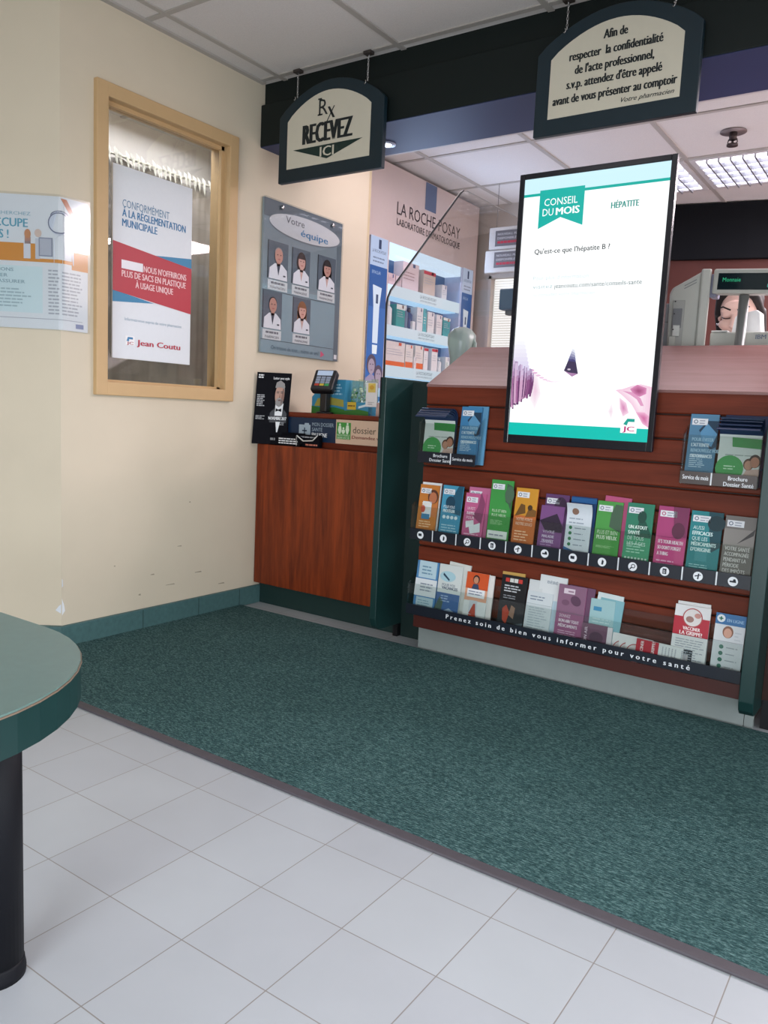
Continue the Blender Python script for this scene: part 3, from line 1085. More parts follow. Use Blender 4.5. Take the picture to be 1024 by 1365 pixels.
rn = random.Random(21)
for k in range(10):                      # hair fading up into the white of the picture
    v = 5.3 + .07 * k
    b.rect(fr, SU0, v, SU0 + .36 - .018 * k, v + .07, emit(mixc('#d3c8ee', '#fafaff', k / 9), 1.0), 1)
hc = ['#a86a9c', '#7c4478', '#c792ba', '#5f3668', '#d7a9cc', '#92588a', '#6a3a6c']
for k in range(30):
    u = SU0 + .012 * k
    w = rn.uniform(.018, .045)
    top, bot = 5.58 + rn.uniform(-.06, .1) - .004 * k, 4.8 + rn.uniform(0, .1) + .008 * k
    c = rn.choice(hc)
    sway = -.05 + .004 * k
    for q in range(6):
        a0, a1 = q / 6, (q + 1) / 6
        f0 = lambda t: u + sway * math.sin(t * 2.2) * .6
        b.poly(fr, [(f0(a0), bot + (top - bot) * a0), (f0(a0) + w, bot + (top - bot) * a0), (f0(a1) + w * .9, bot + (top - bot) * a1), (f0(a1), bot + (top - bot) * a1)],
               emit(mixc(c, '#ddd2f0', max(0, (q - 3) / 3)), .95), 2 + (k % 3) * .4)
blend([(SU0 + .36, 5.0), (SU0 + .46, 4.84), (SU0 + .56, 5.1), (SU0 + .48, 5.4), (SU0 + .38, 5.5)], '#fdf6fb', '#f0cfe4', 1.5)
for k in range(9):                       # line of the chin
    q = k / 8
    b.ell(fr, SU0 + .36 + .5 * q, 5.5 - .19 * math.sin(q * 1.9), .05, .02 - .012 * q, emit(mixc('#e9b8dc', '#fdf5fb', q), 1.0), 1.6, 12)
b.poly(fr, [(4.7, 5.5), (4.76, 5.66), (4.84, 5.7), (4.9, 5.64), (4.95, 5.45), (4.85, 5.41)], emit('#4a3f62', .8), 2)
for k in range(5):
    b.poly(fr, [(4.76 + .012 * k, 5.66 + .04 * k), (4.9 - .006 * k, 5.64 + .04 * k), (4.89 - .008 * k, 5.68 + .04 * k), (4.77 + .014 * k, 5.7 + .04 * k)], emit(mixc('#5c5a90', '#eef2ff', k / 4), .9), 2)
b.poly(fr, [(4.7, 5.5), (4.78, 5.47), (4.95, 5.45), (4.85, 5.4)], emit('#b88ab8', .9), 3)
b.ell(fr, 4.79, 5.52, .03, .015, emit('#d7c9dc', .95), 3, 10)
HND = [(5.6, 5.2), (5.72, 5.22), (5.86, 5.27), (6.0, 5.3), (SU1, 5.26), (SU1, 4.68), (6.1, 4.66), (6.0, 4.8), (5.88, 4.98), (5.74, 5.1)]
blend(HND, '#f6cfe4', '#fff4fa', 2, 6, (5.95, 5.1))
blend([(5.84, 5.22), (5.95, 5.29), (6.1, 5.24), (6.1, 5.15), (6.0, 5.1), (5.9, 5.14)], '#d98ab8', '#a8507f', 3)
blend([(5.68, 5.08), (5.8, 5.0), (5.85, 4.84), (5.76, 4.78), (5.7, 4.9)], '#f6d3e6', '#d98fbb', 3)
blend([(5.96, 4.86), (6.08, 4.68), (SU1, 4.62), (SU1, 4.8), (6.1, 4.86)], '#f0b3d3', '#d070a4', 3)
b.poly(fr, [(5.72, 5.19), (5.88, 5.17), (6.02, 5.08), (6.08, 4.96), (6.03, 4.96), (5.96, 5.06), (5.85, 5.13)], emit('#e7a3ca', .95), 3.5)
blend([(5.5, 4.85), (5.56, 5.0), (5.6, 4.85), (5.57, 4.72)], '#fffafd', '#f4dfec', 1.5)
b.rect(fr, 5.74, 4.52, 6.0, 4.78, emit('#ffffff', 1.1), 5)
b.poly(fr, [(5.78, 4.66), (5.84, 4.75), (5.96, 4.75), (5.96, 4.7), (5.86, 4.7), (5.84, 4.64)], emit('#12a394', 1), 6)
b.text(fr, 'JC', 5.78, 4.55, .08, emit('#c2337c', 1), 6, w=.18, bold=.04)
b.build('panel_picture', t)

# ------------------------------------------------------------------ hanging signs
SGF = mat('#0f2630', .4, 0, .5, .06, 30)
SGW = mat('#d3cdbb', .5, 0, .4, .02)


def arch(x0, x1, zb, zs0, zs1, peak, px, n=18):
    """outline with two shoulders and a curved top"""
    pts = [(x0, zb), (x1, zb), (x1, zs1)]
    for i in range(1, n):
        s_ = i / n
        x = x1 + (x0 - x1) * s_
        base = zs1 + (zs0 - zs1) * s_
        pts.append((x, base + (peak - base) * math.sin(math.pi * s_) ** .8))
    pts.append((x0, zs0))
    return pts


def hanging_sign(label, x0, x1, zb, zsh, peak, inner, chains, fill):
    t = thing('hanging_sign', label, 'sign', ((x0 + x1) / 2, 6.93, zb), 'arched signs hanging before the bulkhead')
    MB().prism(arch(x0, x1, zb, zsh, zsh, peak, 0), 'y', 6.87, 6.99, SGF, .015).build('frame', t)
    b = MB()
    fr = FY(6.868)
    pl = arch(*inner)
    b.poly(fr, pl, SGW, 1)
    fill(b, fr)
    b.build('face', t, label='cream face with black lettering')
    for cx, zc in chains:
        b = MB()
        z = zc + .02
        k = 0
        while z < CZ - .1:
            pts = []
            for i in range(8):
                a = 2 * math.pi * i / 8
                q = (.016 * math.cos(a), .034 * math.sin(a))
                pts.append((cx + (q[0] if k % 2 else 0), 6.93 + (0 if k % 2 else q[0]), z + q[1] + .03))
            b.tube(pts, .006, CHROME, 5, True)
            z += .052
            k += 1
        ch_ = b.build('chain', t)
        b = MB()
        b.tube([(cx, 6.86, zc + .02), (cx + .02, 6.85, zc - .01), (cx, 6.85, zc - .05), (cx - .03, 6.86, zc - .03)], .009, CHROME, 6)
        b.build('hook', ch_)
        MB().box(cx - .09, cx + .09, 6.86, 7.0, CZ - .08, CZ - .02, mat('#3a3330', .5), .01).build('ceiling_clip', t)


BLK = ink('#1b2326')


def fill1(b, fr):
    b.text(fr, 'R', -1.25, 10.66, .33, BLK, 2, w=.24, bold=.0)
    b.poly(fr, [(-1.28, 10.66), (-1.15, 10.66), (-1.15, 10.69), (-1.28, 10.69)], BLK, 2)
    b.poly(fr, [(-1.28, 10.97), (-1.18, 10.97), (-1.18, 11.0), (-1.28, 11.0)], BLK, 2)
    b.poly(fr, [(-1.02, 10.8), (-.96, 10.8), (-.82, 10.57), (-.88, 10.57)], BLK, 2)
    b.poly(fr, [(-.86, 10.8), (-.83, 10.8), (-1.01, 10.52), (-1.04, 10.52)], BLK, 2)
    b.text(fr, 'RECEVEZ', -1.65, 10.145, .4, BLK, 2, w=1.27, bold=.04)
    b.poly(fr, [(-1.93, 10.07), (-.09, 10.07), (-1.0, 9.79)], ink('#16302c'), 2)
    b.text(fr, 'ICI', -1.18, 9.845, .2, SGW, 3, w=.36, bold=.02)


hanging_sign('arched sign reading RECEVEZ hanging over the service counter', -2.34, .39, 9.44, 10.78, 11.34,
             (-2.1, .085, 9.7, 10.66, 10.7, 11.13, 0), [(-1.91, 11.12), (-.08, 11.12)], fill1)


def fill2(b, fr):
    rows = [('Afin de', 4.76, 5.15, 10.89), ('respecter  la confidentialité', 4.19, 5.73, 10.65), ("de l'acte professionnel,", 4.3, 5.61, 10.425),
            ("s.v.p. attendez d'être appelé", 4.17, 5.75, 10.21), ('avant de vous présenter au comptoir', 3.94, 6.0, 9.98)]
    for s_, a, c, z in rows:
        b.text(fr, s_, a, z, .145, BLK, 2, w=c - a, bold=.03)
    b.text(fr, 'Votre pharmacien', 5.1, 9.84, .075, BLK, 2, w=.86, shear=.45, bold=.008)


hanging_sign('larger arched sign asking to wait to be called hanging before the bulkhead', 3.6, 6.33, 9.51, 10.85, 11.39,
             (3.855, 6.06, 9.77, 10.73, 10.73, 11.17, 0), [(4.07, 11.17), (5.86, 11.17)], fill2)

# ------------------------------------------------------------------ posters on the left wall
t = thing('window_poster', 'white and red plastic bag notice taped to the window glass', 'poster', (-3.28, 4.3, 5.5))
b = MB()
fr = Fr((-3.27, 0, 0), (0, 1, 0), (0, 0, 1))
k_ = 1.0092
py = lambda y: (y + 6.413) * k_ - 6.413
pz = lambda z: (z - 4.67) * k_ + 4.67
pp = lambda l: [(py(a), pz(c)) for a, c in l]
WP, RD, BL_ = ink('#dfe4ea'), ink('#b5303f'), ink('#2f82ad')
b.sheet(fr, py(3.28), pz(5.46), py(5.2), pz(9.02), .03, WP)
b.poly(fr, pp([(4.25, 7.52), (5.2, 7.62), (5.2, 7.42)]), BL_, 1)
b.poly(fr, pp([(3.28, 6.73), (4.25, 6.59), (3.28, 6.51)]), BL_, 1)
b.poly(fr, pp([(3.28, 7.63), (5.2, 7.42), (5.2, 6.5), (3.28, 6.72)]), RD, 2)
tx = lambda s_, y, z, h, w, m, l=3, bold=.0: b.text(fr, s_, py(y), pz(z), h, m, l, w=w * k_, bold=bold)
tx('CONFORMÉMENT', 3.49, 8.28, .15, 1.12, ink('#5f87a8'), 1)
tx('À LA RÉGLEMENTATION', 3.49, 8.11, .145, 1.54, ink('#2a74a6'), 1, .02)
tx('MUNICIPALE', 3.49, 7.93, .145, .82, ink('#2a74a6'), 1, .02)
b.rect(fr, py(3.47), pz(7.15), py(3.97), pz(7.31), ink('#eceaf0'), 3)
pw = ink('#eec9cc')
tx("NOUS N'OFFRIRONS", 3.99, 7.16, .125, 1.07, pw, 3, .02)
tx('PLUS DE SACS EN PLASTIQUE', 3.48, 7.0, .125, 1.57, pw, 3, .02)
tx('À USAGE UNIQUE', 3.8, 6.83, .125, .92, pw, 3, .02)
tx("Informez-vous auprès de votre pharmacien", 3.56, 6.19, .06, 1.4, ink('#8fa9ba'), 1)
b.rect(fr, py(3.58), pz(5.73), py(3.79), pz(5.9), ink('#f2f2f4'), 1)
b.poly(fr, pp([(3.6, 5.8), (3.63, 5.88), (3.75, 5.88), (3.75, 5.84), (3.66, 5.84), (3.66, 5.8)]), ink('#3c7fae'), 2)
tx('JC', 3.61, 5.74, .055, .15, ink('#a8324a'), 2, .04)
tx('Jean Coutu', 3.85, 5.74, .115, 1.08, ink('#b3243f'), 2, .035)
b.build('board', t)
for yy, zz, n_ in ((5.52, 8.0, 1), (3.2, 8.0, 2)):
    pass

t = thing('team_poster', 'grey acrylic staff poster titled Votre équipe with five portraits', 'poster', (-3.08, 8.6, 5.9))
b = MB()
fr = FX(-3.03)
b.sheet(fr, 7.19, 5.91, 10.05, 9.34, .05, ink('#8b98a2'))
b.rect(fr, 7.19, 5.91, 10.05, 7.45, ink('#93a9b5'), .4)
b.poly(fr, [(7.19, 8.95), (10.05, 8.95), (10.05, 9.34), (7.19, 9.34)], ink('#67707a'), .6)
b.ell(fr, 8.66, 8.88, 1.32, .3, ink('#777e88'), .8, 40)
b.ell(fr, 8.66, 8.89, 1.29, .275, ink('#dcdade'), 1, 40)
b.text(fr, 'Votre', 7.92, 8.93, .16, ink('#585860'), 2, w=.66)
b.text(fr, 'équipe', 8.46, 8.73, .16, ink('#2a76a8'), 2, w=1.02, bold=.02)


def portrait(b, u0, v0, u1, v1, hair, skin, kind):
    w, h = u1 - u0, v1 - v0
    cx = (u0 + u1) / 2
    b.rect(fr, u0 - .03, v0, u0, v1, ink('#2d333c'), 1)
    b.rect(fr, u0, v0, u1, v1, ink('#616b79'), 1)
    if kind in ('f', 'l'):
        b.ell(fr, cx, v0 + h * .62, w * .27, h * .3, hair, 2)
        if kind == 'l':
            b.rect(fr, cx - w * .27, v0 + h * .3, cx + w * .27, v0 + h * .62, hair, 2)
    b.poly(fr, [(u0 + w * .03, v0), (u1 - w * .03, v0), (u1 - w * .06, v0 + h * .28), (cx + w * .18, v0 + h * .42), (cx - w * .18, v0 + h * .42), (u0 + w * .06, v0 + h * .28)], ink('#dcdce4'), 3)
    b.poly(fr, [(cx - w * .1, v0 + h * .42), (cx + w * .1, v0 + h * .42), (cx, v0 + h * .1)], ink('#3c4254') if kind == 'm' else ink('#c9a49c'), 4)
    b.rect(fr, cx - w * .09, v0 + h * .36, cx + w * .09, v0 + h * .5, skin, 4)
    b.ell(fr, cx, v0 + h * .63, w * .2, h * .2, skin, 5)
    if kind == 'm':
        b.ell(fr, cx, v0 + h * .7, w * .205, h * .155, hair, 4, 24, 0, 180)
    else:
        b.ell(fr, cx, v0 + h * .72, w * .21, h * .12, hair, 6, 24, 0, 180)
    for sx in (-1, 1):
        b.ell(fr, cx + sx * w * .08, v0 + h * .655, w * .035, h * .014, ink('#3b2a28'), 7, 8)
    b.ell(fr, cx, v0 + h * .54, w * .07, h * .014, ink('#a85f5c'), 7, 10)
    b.rect(fr, cx + w * .24, v0 + h * .1, cx + w * .36, v0 + h * .14, ink('#4b4f5c'), 5)


portrait(b, 7.37, 7.6, 8.04, 8.44, ink('#9a8e8c'), ink('#c08d80'), 'm')
portrait(b, 8.2, 7.6, 8.83, 8.43, ink('#3a2a2a'), ink('#c79a90'), 'f')
portrait(b, 9.15, 7.6, 9.83, 8.43, ink('#241c20'), ink('#bf9084'), 'l')
portrait(b, 7.24, 6.47, 7.87, 7.31, ink('#2a2426'), ink('#b8877a'), 'm')
portrait(b, 8.28, 6.47, 8.91, 7.3, ink('#8a5a3a'), ink('#d3a093'), 'l')
for (u0, u1, v1, s_) in ((7.37, 8.04, 7.57, 'PHARMACIEN'), (8.2, 8.83, 7.57, 'PHARMACIENNE'), (9.15, 9.83, 7.57, 'PHARMACIENNE'), (7.24, 7.87, 6.44, 'PHARMACIEN'), (8.28, 8.91, 6.44, 'PHARMACIENNE')):
    b.rect(fr, u0, v1 - .22, u1, v1, ink('#dfe0e4'), 1)
    b.lines(fr, u0 + .1, v1 - .1, u1 - .08, v1 - .02, 1, ink('#777780'), 2, .6, int(u0 * 10), .95)
    b.text(fr, s_, u0 + .08, v1 - .19, .06, ink('#6a6a74'), 2, w=u1 - u0 - .16)
b.rect(fr, 7.19, 7.31, 9.86, 7.33, ink('#5e6872'), 1).rect(fr, 7.19, 6.2, 9.86, 6.215, ink('#5e6872'), 1)
b.rect(fr, 9.86, 5.91, 10.05, 9.0, ink('#6f7b86'), .7)
b.text(fr, 'On trouve de tout... même un ami!', 7.54, 6.0, .1, ink('#4b6475'), 2, w=1.75)
b.poly(fr, [(9.35, 5.96), (9.5, 6.03), (9.35, 6.12)], ink('#d0587a'), 2)
b.rect(fr, 9.89, 5.96, 10.0, 6.07, ink('#e4e4e8'), 2)
b.build('board', t)
b = MB().sheet(Fr((-3.0, 0, 0), (0, 1, 0), (0, 0, 1)), 7.17, 5.89, 10.07, 9.36, .025, clear('#f6f8f8', 1.0, .02))
b.build('acrylic_cover', t)
for y in (7.75, 9.62):
    MB().lathe([(.05, 0), (.05, .03), (.03, .045)], (0, 0, 0), CHROME, 14, lambda v, y=y: Vector((-3.0 + v.z, y + v.x, 9.22 + v.y))).build('standoff', t)

# laminated notice folded round the wall corner
t = thing('laminated_notice', 'laminated white and orange notice folded round the wall corner', 'notice', (-3.08, 2.1, 5.85))
Ld = 2.72


class Fold:
    """u=0 at the corner; u>0 runs along the left wall, u<0 along the other face"""
    def __call__(s, u, v, w=0):
        nl, nf = Vector((1, 0, 0)), Vector((.61, -.79, 0)).normalized()
        base = Vector((-3.1, 2.16, 0))
        t_ = max(-1, min(1, u / .07))
        n = (nl * (1 + t_) + nf * (1 - t_)).normalized()
        p = base + (Vector((0, 1, 0)) * u if u > 0 else D * (-u))
        sag = -.03 * abs(u)
        return p + n * (.03 + w) + Vector((0, 0, v + sag * 0))


fo = Fold()
LW = ink('#dfe3ea')
b = MB()
b.sheet(fo, -2.3, 5.85, .53, 8.13, .02, LW, 40, 1)


def frect(u0, v0, u1, v1, m, l):
    n = max(1, int((u1 - u0) / .07))
    for i in range(n):
        b.rect(fo, u0 + (u1 - u0) * i / n, v0, u0 + (u1 - u0) * (i + 1) / n, v1, m, l)


OR = ink('#d68e3a')
frect(-2.3, 7.0, -.34, 7.31, OR, 1)
frect(.2, 6.92, .53, 7.23, OR, 1)
frect(-.34, 7.0, .2, 7.06, OR, 1)
b.poly(fo, [(.0, 8.1), (.1, 8.1), (.53, 7.47), (.53, 7.36)], ink('#c67a55'), 1)
b.text(fo, 'PENDANT QUE VOUS CHERCHEZ', -2.25, 7.78, .06, ink('#7fb0c4'), 1, w=1.75)
b.text(fo, "ON S'OCCUPE", -1.75, 7.58, .15, ink('#58a3bd'), 1, w=1.2, bold=.02)
b.text(fo, 'DE VOUS !', -1.68, 7.38, .15, ink('#58a3bd'), 1, w=.8, bold=.02)
gy = ink('#8d93a8')
dk = ink('#6d7490')
b.rect(fo, -.62, 7.05, -.5, 7.35, ink('#d9dbe6'), 2)
b.ell(fo, -.55, 7.47, .055, .08, ink('#c98b62'), 3)
b.rect(fo, -.6, 7.3, -.5, 7.42, ink('#b98a7c'), 2)
b.rect(fo, -.42, 7.05, -.34, 7.4, ink('#c9cddb'), 2)
b.ell(fo, -.37, 7.49, .06, .07, ink('#d9c2b8'), 3)
b.rect(fo, -.36, 7.1, -.12, 7.42, gy, 3)
b.rect(fo, -.34, 7.12, -.14, 7.4, ink('#b6bac9'), 4)
b.poly(fo, [(-.1, 7.0), (.24, 7.0), (.24, 7.38), (.15, 7.5), (0, 7.5), (-.1, 7.38)], ink('#d5dae8'), 2)
b.ell(fo, -.02, 7.68, .17, .2, ink('#cfd6e6'), 2)
b.ring(fo, -.02, 7.68, .18, .018, dk, 3)
b.ell(fo, .0, 7.8, .16, .09, dk, 3, 16, 0, 180)
b.rect(fo, -2.3, 6.12, -.3, 6.92, ink('#cfe3ea'), 1)
for k, s_ in enumerate(('NOUS EXAMINONS', 'VOTRE DOSSIER', 'POUR VOUS ASSURER')):
    b.text(fo, s_, -1.75, 6.82 - .1 * k, .06, ink('#86a5b3'), 2, w=(.95, .85, 1.15)[k], bold=.02)
b.lines(fo, -1.75, 6.2, -.4, 6.55, 6, ink('#a3bcc6'), 2, .45, 3)
b.lines(fo, -.2, 6.1, -.02, 6.9, 13, ink('#aab0bc'), 1, .45, 4, .9)
b.lines(fo, .02, 6.1, .42, 6.88, 13, ink('#aab0bc'), 1, .45, 5)
frect(-2.3, 6.02, .42, 6.03, ink('#9aa0b0'), 1)
b.rect(fo, .28, 5.9, .44, 5.98, ink('#7d88b0'), 1)
b.lines(fo, -1.8, 5.92, -1.5, 5.97, 1, ink('#9aa0b0'), 1, .5, 6)
b.build('paper', t)
b = MB()


class FoldUp(Fold):
    def __call__(s, u, v, w=0):
        return Fold.__call__(s, u, v, w + .03)


b.sheet(FoldUp(), -2.33, 5.83, .56, 8.16, .008, clear('#fbfcfc', 1.3, .12), 40, 1)
b.build('laminate', t, label='glossy clear laminate')

# ------------------------------------------------------------------ acrylic racks
def rack(name, label, x0, x1, zb, zs, zf, zt, strip_mat, pockets, extra, yf=6.36, front_clear=True):
    t = thing(name, label, 'brochure rack', ((x0 + x1) / 2, 6.5, zb))
    b = MB()
    b.box(x0, x1, 6.655, 6.68, zb, zt, ACR)
    b.box(x0, x1, yf, 6.68, zb - .02, zb, ACR)
    b.prism([(yf, zb), (6.68, zb), (6.68, zt), (6.64, zt), (yf + .02, zf)], 'x', x0 - .02, x0, ACR)
    b.prism([(yf, zb), (6.68, zb), (6.68, zt), (6.64, zt), (yf + .02, zf)], 'x', x1, x1 + .02, ACR)
    b.sheet(Fr((0, yf, zb), (1, 0, 0), (0, .03, 1)), x0, 0, x1, zf - zb, .02, ACR)
    b.build('acrylic_body', t)
    b = MB()
    fr = FY(yf - .025)
    b.sheet(fr, x0, zb, x1, zs, .02, strip_mat)
    for x in pockets:
        b.rect(fr, x - .011, zb, x + .011, zs, ink('#d9dde2'), 1)
    extra(b, fr)
    b.build('label_strip', t)
    return t


ICW = ink('#e6e9ee')
ICD = ink('#1b2230')


def icons(b, fr):
    for k in range(12):
        cx, cz = X0 + .507 * (k + .47), 2.385
        b.ell(fr, cx, cz, .072, .072, ICW, 1, 20)
        r_ = k % 6
        if r_ == 0:
            b.rect(fr, cx - .04, cz - .02, cx + .03, cz + .03, ICD, 2)
        elif r_ == 1:
            b.poly(fr, [(cx - .01, cz - .04), (cx + .02, cz - .04), (cx + .03, cz + .02), (cx, cz + .045)], ICD, 2)
        elif r_ == 2:
            b.ring(fr, cx + .01, cz + .01, .035, .012, ICD, 2, 12)
            b.poly(fr, [(cx - .05, cz - .04), (cx - .035, cz - .05), (cx, cz - .01), (cx - .015, cz)], ICD, 2)
        elif r_ == 3:
            b.rect(fr, cx - .03, cz - .04, cx + .03, cz + .045, ICD, 2)
            b.lines(fr, cx - .02, cz - .03, cx + .02, cz + .03, 3, ICW, 3, .4, 1)
        elif r_ == 4:
            b.poly(fr, [(cx - .045, cz - .01), (cx + .045, cz + .02), (cx + .045, cz + .03), (cx - .045, cz + .01)], ICD, 2)
            b.poly(fr, [(cx - .01, cz - .045), (cx + .01, cz - .045), (cx + .02, cz + .045), (cx, cz + .045)], ICD, 2)
        else:
            b.rect(fr, cx - .045, cz - .015, cx + .045, cz + .01, ICD, 2)
            b.ell(fr, cx + .02, cz + .02, .02, .02, ICD, 2, 10)


rack('brochure_rack', 'long clear rack of twelve pockets with round white icons on a dark strip', X0, X1 - .02, 2.29, 2.5, 2.93, 3.1, STRIP,
     [X0 + .507 * k for k in range(1, 12)], icons)
rack('brochure_rack', 'long clear rack along the bottom lettered Prenez soin', X0, X1 - .02, .83, 1.02, 1.42, 1.6, STRIP, [],
     lambda b, fr: b.text(fr, 'P r e n e z   s o i n   d e   b i e n   v o u s   i n f o r m e r   p o u r   v o t r e   s a n t é', 2.74, .885, .085, ICW, 1, w=4.42, bold=.02))


def ex1(b, fr):
    b.text(fr, 'Brochure', 2.27, 3.885, .06, ICW, 1, w=.3, bold=.01)
    b.text(fr, 'Dossier Santé', 2.19, 3.8, .06, ICW, 1, w=.46, bold=.01)
    b.text(fr, 'Service du mois', 2.68, 3.85, .06, ICW, 1, w=.42, bold=.01)


rack('brochure_rack', 'small two-pocket clear rack with black strip left of the screen', 1.92, 3.14, 3.77, 3.975, 4.5, 4.65, STRIP, [2.64], ex1)


def ex2(b, fr):
    b.text(fr, 'Service du mois', 6.78, 3.87, .07, ICW, 1, w=.38, bold=.01)
    b.text(fr, 'Brochure', 7.44, 3.9, .065, ICW, 1, w=.27, bold=.01)
    b.text(fr, 'Dossier Santé', 7.38, 3.81, .065, ICW, 1, w=.42, bold=.01)


rack('brochure_rack', 'small two-pocket clear rack with greyish strip right of the screen', 6.74, 7.84, 3.8, 3.99, 4.55, 4.7, mat('#4b4240', .4), [7.2], ex2)

# ------------------------------------------------------------------ brochures
CAT = 'brochure'


def leaf(label, x0, x1, zb, zt, ink_bg, paint, yb=6.46, yt=6.6, tilt=0.0, name='brochure', thick=.03, group=None):
    """leaning leaflet; paint(b, fr, w, h) prints on it"""
    w, h = x1 - x0, zt - zb
    o = Vector((x0, yb, zb))
    u = Vector((math.cos(tilt), 0, math.sin(tilt)))
    v = Vector((-math.sin(tilt), (yt - yb) / h, math.cos(tilt)))
    fr = Fr(o, u, v)
    b = MB()
    b.sheet(fr, 0, 0, w, h, thick, ink_bg)
    if paint:
        paint(b, fr, w, h)
    o_ = b.build(name, None, (x0 + w / 2, yb, zb))
    tag(o_, label, CAT, group)
    return o_


def logo(b, fr, w, h, c='#5b6a80'):
    b.rect(fr, .03, h - .17, w * .62, h - .07, ink('#e3e5ea'), 2)
    b.ring(fr, .085, h - .12, .032, .012, ink(c), 3, 12)
    b.lines(fr, .14, h - .16, w * .58, h - .08, 2, ink('#a3a8b6'), 3, .45, int(w * 991) % 17)


def head(b, fr, cu, cv, r, skin='#b9816b', hair='#3a2c2a', l=2):
    b.ell(fr, cu, cv + r * .15, r * 1.05, r * 1.25, ink(hair), l, 20)
    b.ell(fr, cu, cv - r * .05, r * .78, r, ink(skin), l + 1, 20)


def P_generic(title, tcol='#f0e6dc', dark='#333a44', lcol='#e8dccf', tv=.52, pic=True, boldrows=(1,), fs=.065):
    def f(b, fr, w, h):
        if pic:
            b.poly(fr, [(w * .55, h - .42), (w, h - .5), (w, h - .05), (w * .72, h - .04), (w * .58, h - .2)], ink(dark), 1)
        logo(b, fr, w, h)
        for k, s_ in enumerate(title):
            b.text(fr, s_, .05, h - tv - .085 * k, fs, ink(tcol), 3, w=min(w - .09, .04 * len(s_)), bold=.03 if k in boldrows else 0)
        b.lines(fr, .05, .3, w - .07, h - tv - .085 * len(title) - .02, max(2, int((h - tv - .3) / .05)), ink(lcol), 2, .4, int(w * 1000) + len(title))
    return f


PX = lambda k, a=.05: X0 + .507 * k + a
R2 = 2.3
# row of twelve pockets
leaf('white leaflet edge showing behind the orange brochure in the first pocket', PX(0, .05), PX(0, .47), R2, 3.38, PAPER, None, 6.52, 6.64)


def p0_(b, fr, w, h):
    logo(b, fr, w, h)
    b.poly(fr, [(w * .5, .5), (w * .98, .42), (w, h - .32), (w * .75, h - .42)], ink('#c97845'), 1)
    head(b, fr, w * .74, h - .24, .11, '#b9714f', '#5c3526', 2)
    b.text(fr, 'SANTÉ', .09, h - .4, .06, ink('#f3dfc8'), 3, w=.17, bold=.03)
    b.text(fr, 'VOYAGE', .09, h - .48, .06, ink('#f3dfc8'), 3, w=.18, bold=.03)
    b.rect(fr, .1, .42, .3, .72, ink('#e4eaf0'), 3)
    b.rect(fr, .1, .38, .28, .48, ink('#3f7fa8'), 4)
    b.ell(fr, .12, .57, .05, .07, ink('#c8513f'), 4)
    b.lines(fr, .06, .22, w - .05, .36, 3, ink('#efc9a0'), 2, .4, 3)


leaf('orange brochure with smiling woman in the first pocket', PX(0, .03), PX(0, .45), R2, 3.34, ink('#c67a35'), p0_)


def p1_(b, fr, w, h):
    b.poly(fr, [(w * .3, h - .5), (w, h - .55), (w, h), (w * .78, h), (w * .55, h - .2), (w * .35, h - .3)], ink('#1f566f'), 1)
    b.ell(fr, w * .45, h - .32, .1, .12, ink('#173f55'), 2)
    logo(b, fr, w, h)
    b.text(fr, 'POUR VOUS', .06, h - .43, .055, ink('#e2f0f5'), 3, w=.24)
    b.text(fr, 'PROTÉGER', .06, h - .51, .06, ink('#e2f0f5'), 3, w=.25, bold=.03)
    for k in range(4):
        b.ell(fr, .09 + k * .085, .47, .034, .034, ink('#d9eaf0'), 2, 14)
    b.lines(fr, .05, .2, w - .04, .35, 3, ink('#a9d0de'), 2, .4, 5)


leaf('light blue brochure with four white circles in the second pocket', PX(1, .03), PX(1, .46), R2, 3.37, ink('#4596b8'), p1_)
leaf('pink brochure standing slightly behind its twin in the third pocket', PX(2, .06), PX(2, .5), R2, 3.38, ink('#c06a92'), lambda b, fr, w, h: logo(b, fr, w, h), 6.52, 6.64)


def p2_(b, fr, w, h):
    b.poly(fr, [(w * .45, .55), (w * .9, .42), (w, .8), (w * .75, 1.0), (w * .65, .72)], ink('#8a4468'), 1)
    logo(b, fr, w, h, '#b03a6a')
    for k, s_ in enumerate(('UN PETIT', 'RAPPEL', 'POUR', 'VOUS')):
        b.text(fr, s_, .07, h - .31 - .085 * k, .055, ink('#f3dbe6'), 3, w=.16, bold=.03 * (k == 1))
    b.poly(fr, [(.06, .44), (.22, .48), (.24, .38), (.08, .32)], ink('#e6eaec'), 3)
    b.poly(fr, [(.14, .35), (.36, .44), (.38, .27), (.18, .22)], ink('#dfe6ea'), 4)
    b.lines(fr, .05, .1, w - .05, .24, 3, ink('#e9b9cf'), 2, .4, 6)


leaf('front pink brochure with white cards printed low in the third pocket', PX(2, .02), PX(2, .44), R2, 3.27, ink('#c25f8d'), p2_)


def p3_(b, fr, w, h):
    b.poly(fr, [(w * .72, h - .05), (w, h - .1), (w, h - .55), (w * .86, h - .42), (w * .72, h - .38)], ink('#3f5f48'), 1)
    b.ell(fr, w * .88, h - .25, .09, .15, ink('#4d6a54'), 2)
    logo(b, fr, w, h)
    b.text(fr, 'PLUS ET BIEN', .07, h - .58, .05, ink('#d9e8d0'), 3, w=.28)
    b.text(fr, 'PLUS VIEUX', .07, h - .66, .05, ink('#d9e8d0'), 3, w=.28)
    b.lines(fr, .05, .45, w - .1, h - .72, 6, ink('#a9cf9f'), 2, .4, 7)
    b.rect(fr, .02, .2, w - .02, .34, ink('#dfe4e0'), 2)
    b.lines(fr, .05, .24, w - .08, .3, 1, ink('#8a8fa0'), 3, .4, 3, .95)


leaf('tall green brochure standing highest in the fourth pocket', PX(3, .03), PX(3, .46), R2, 3.56, ink('#3f9547'), p3_)


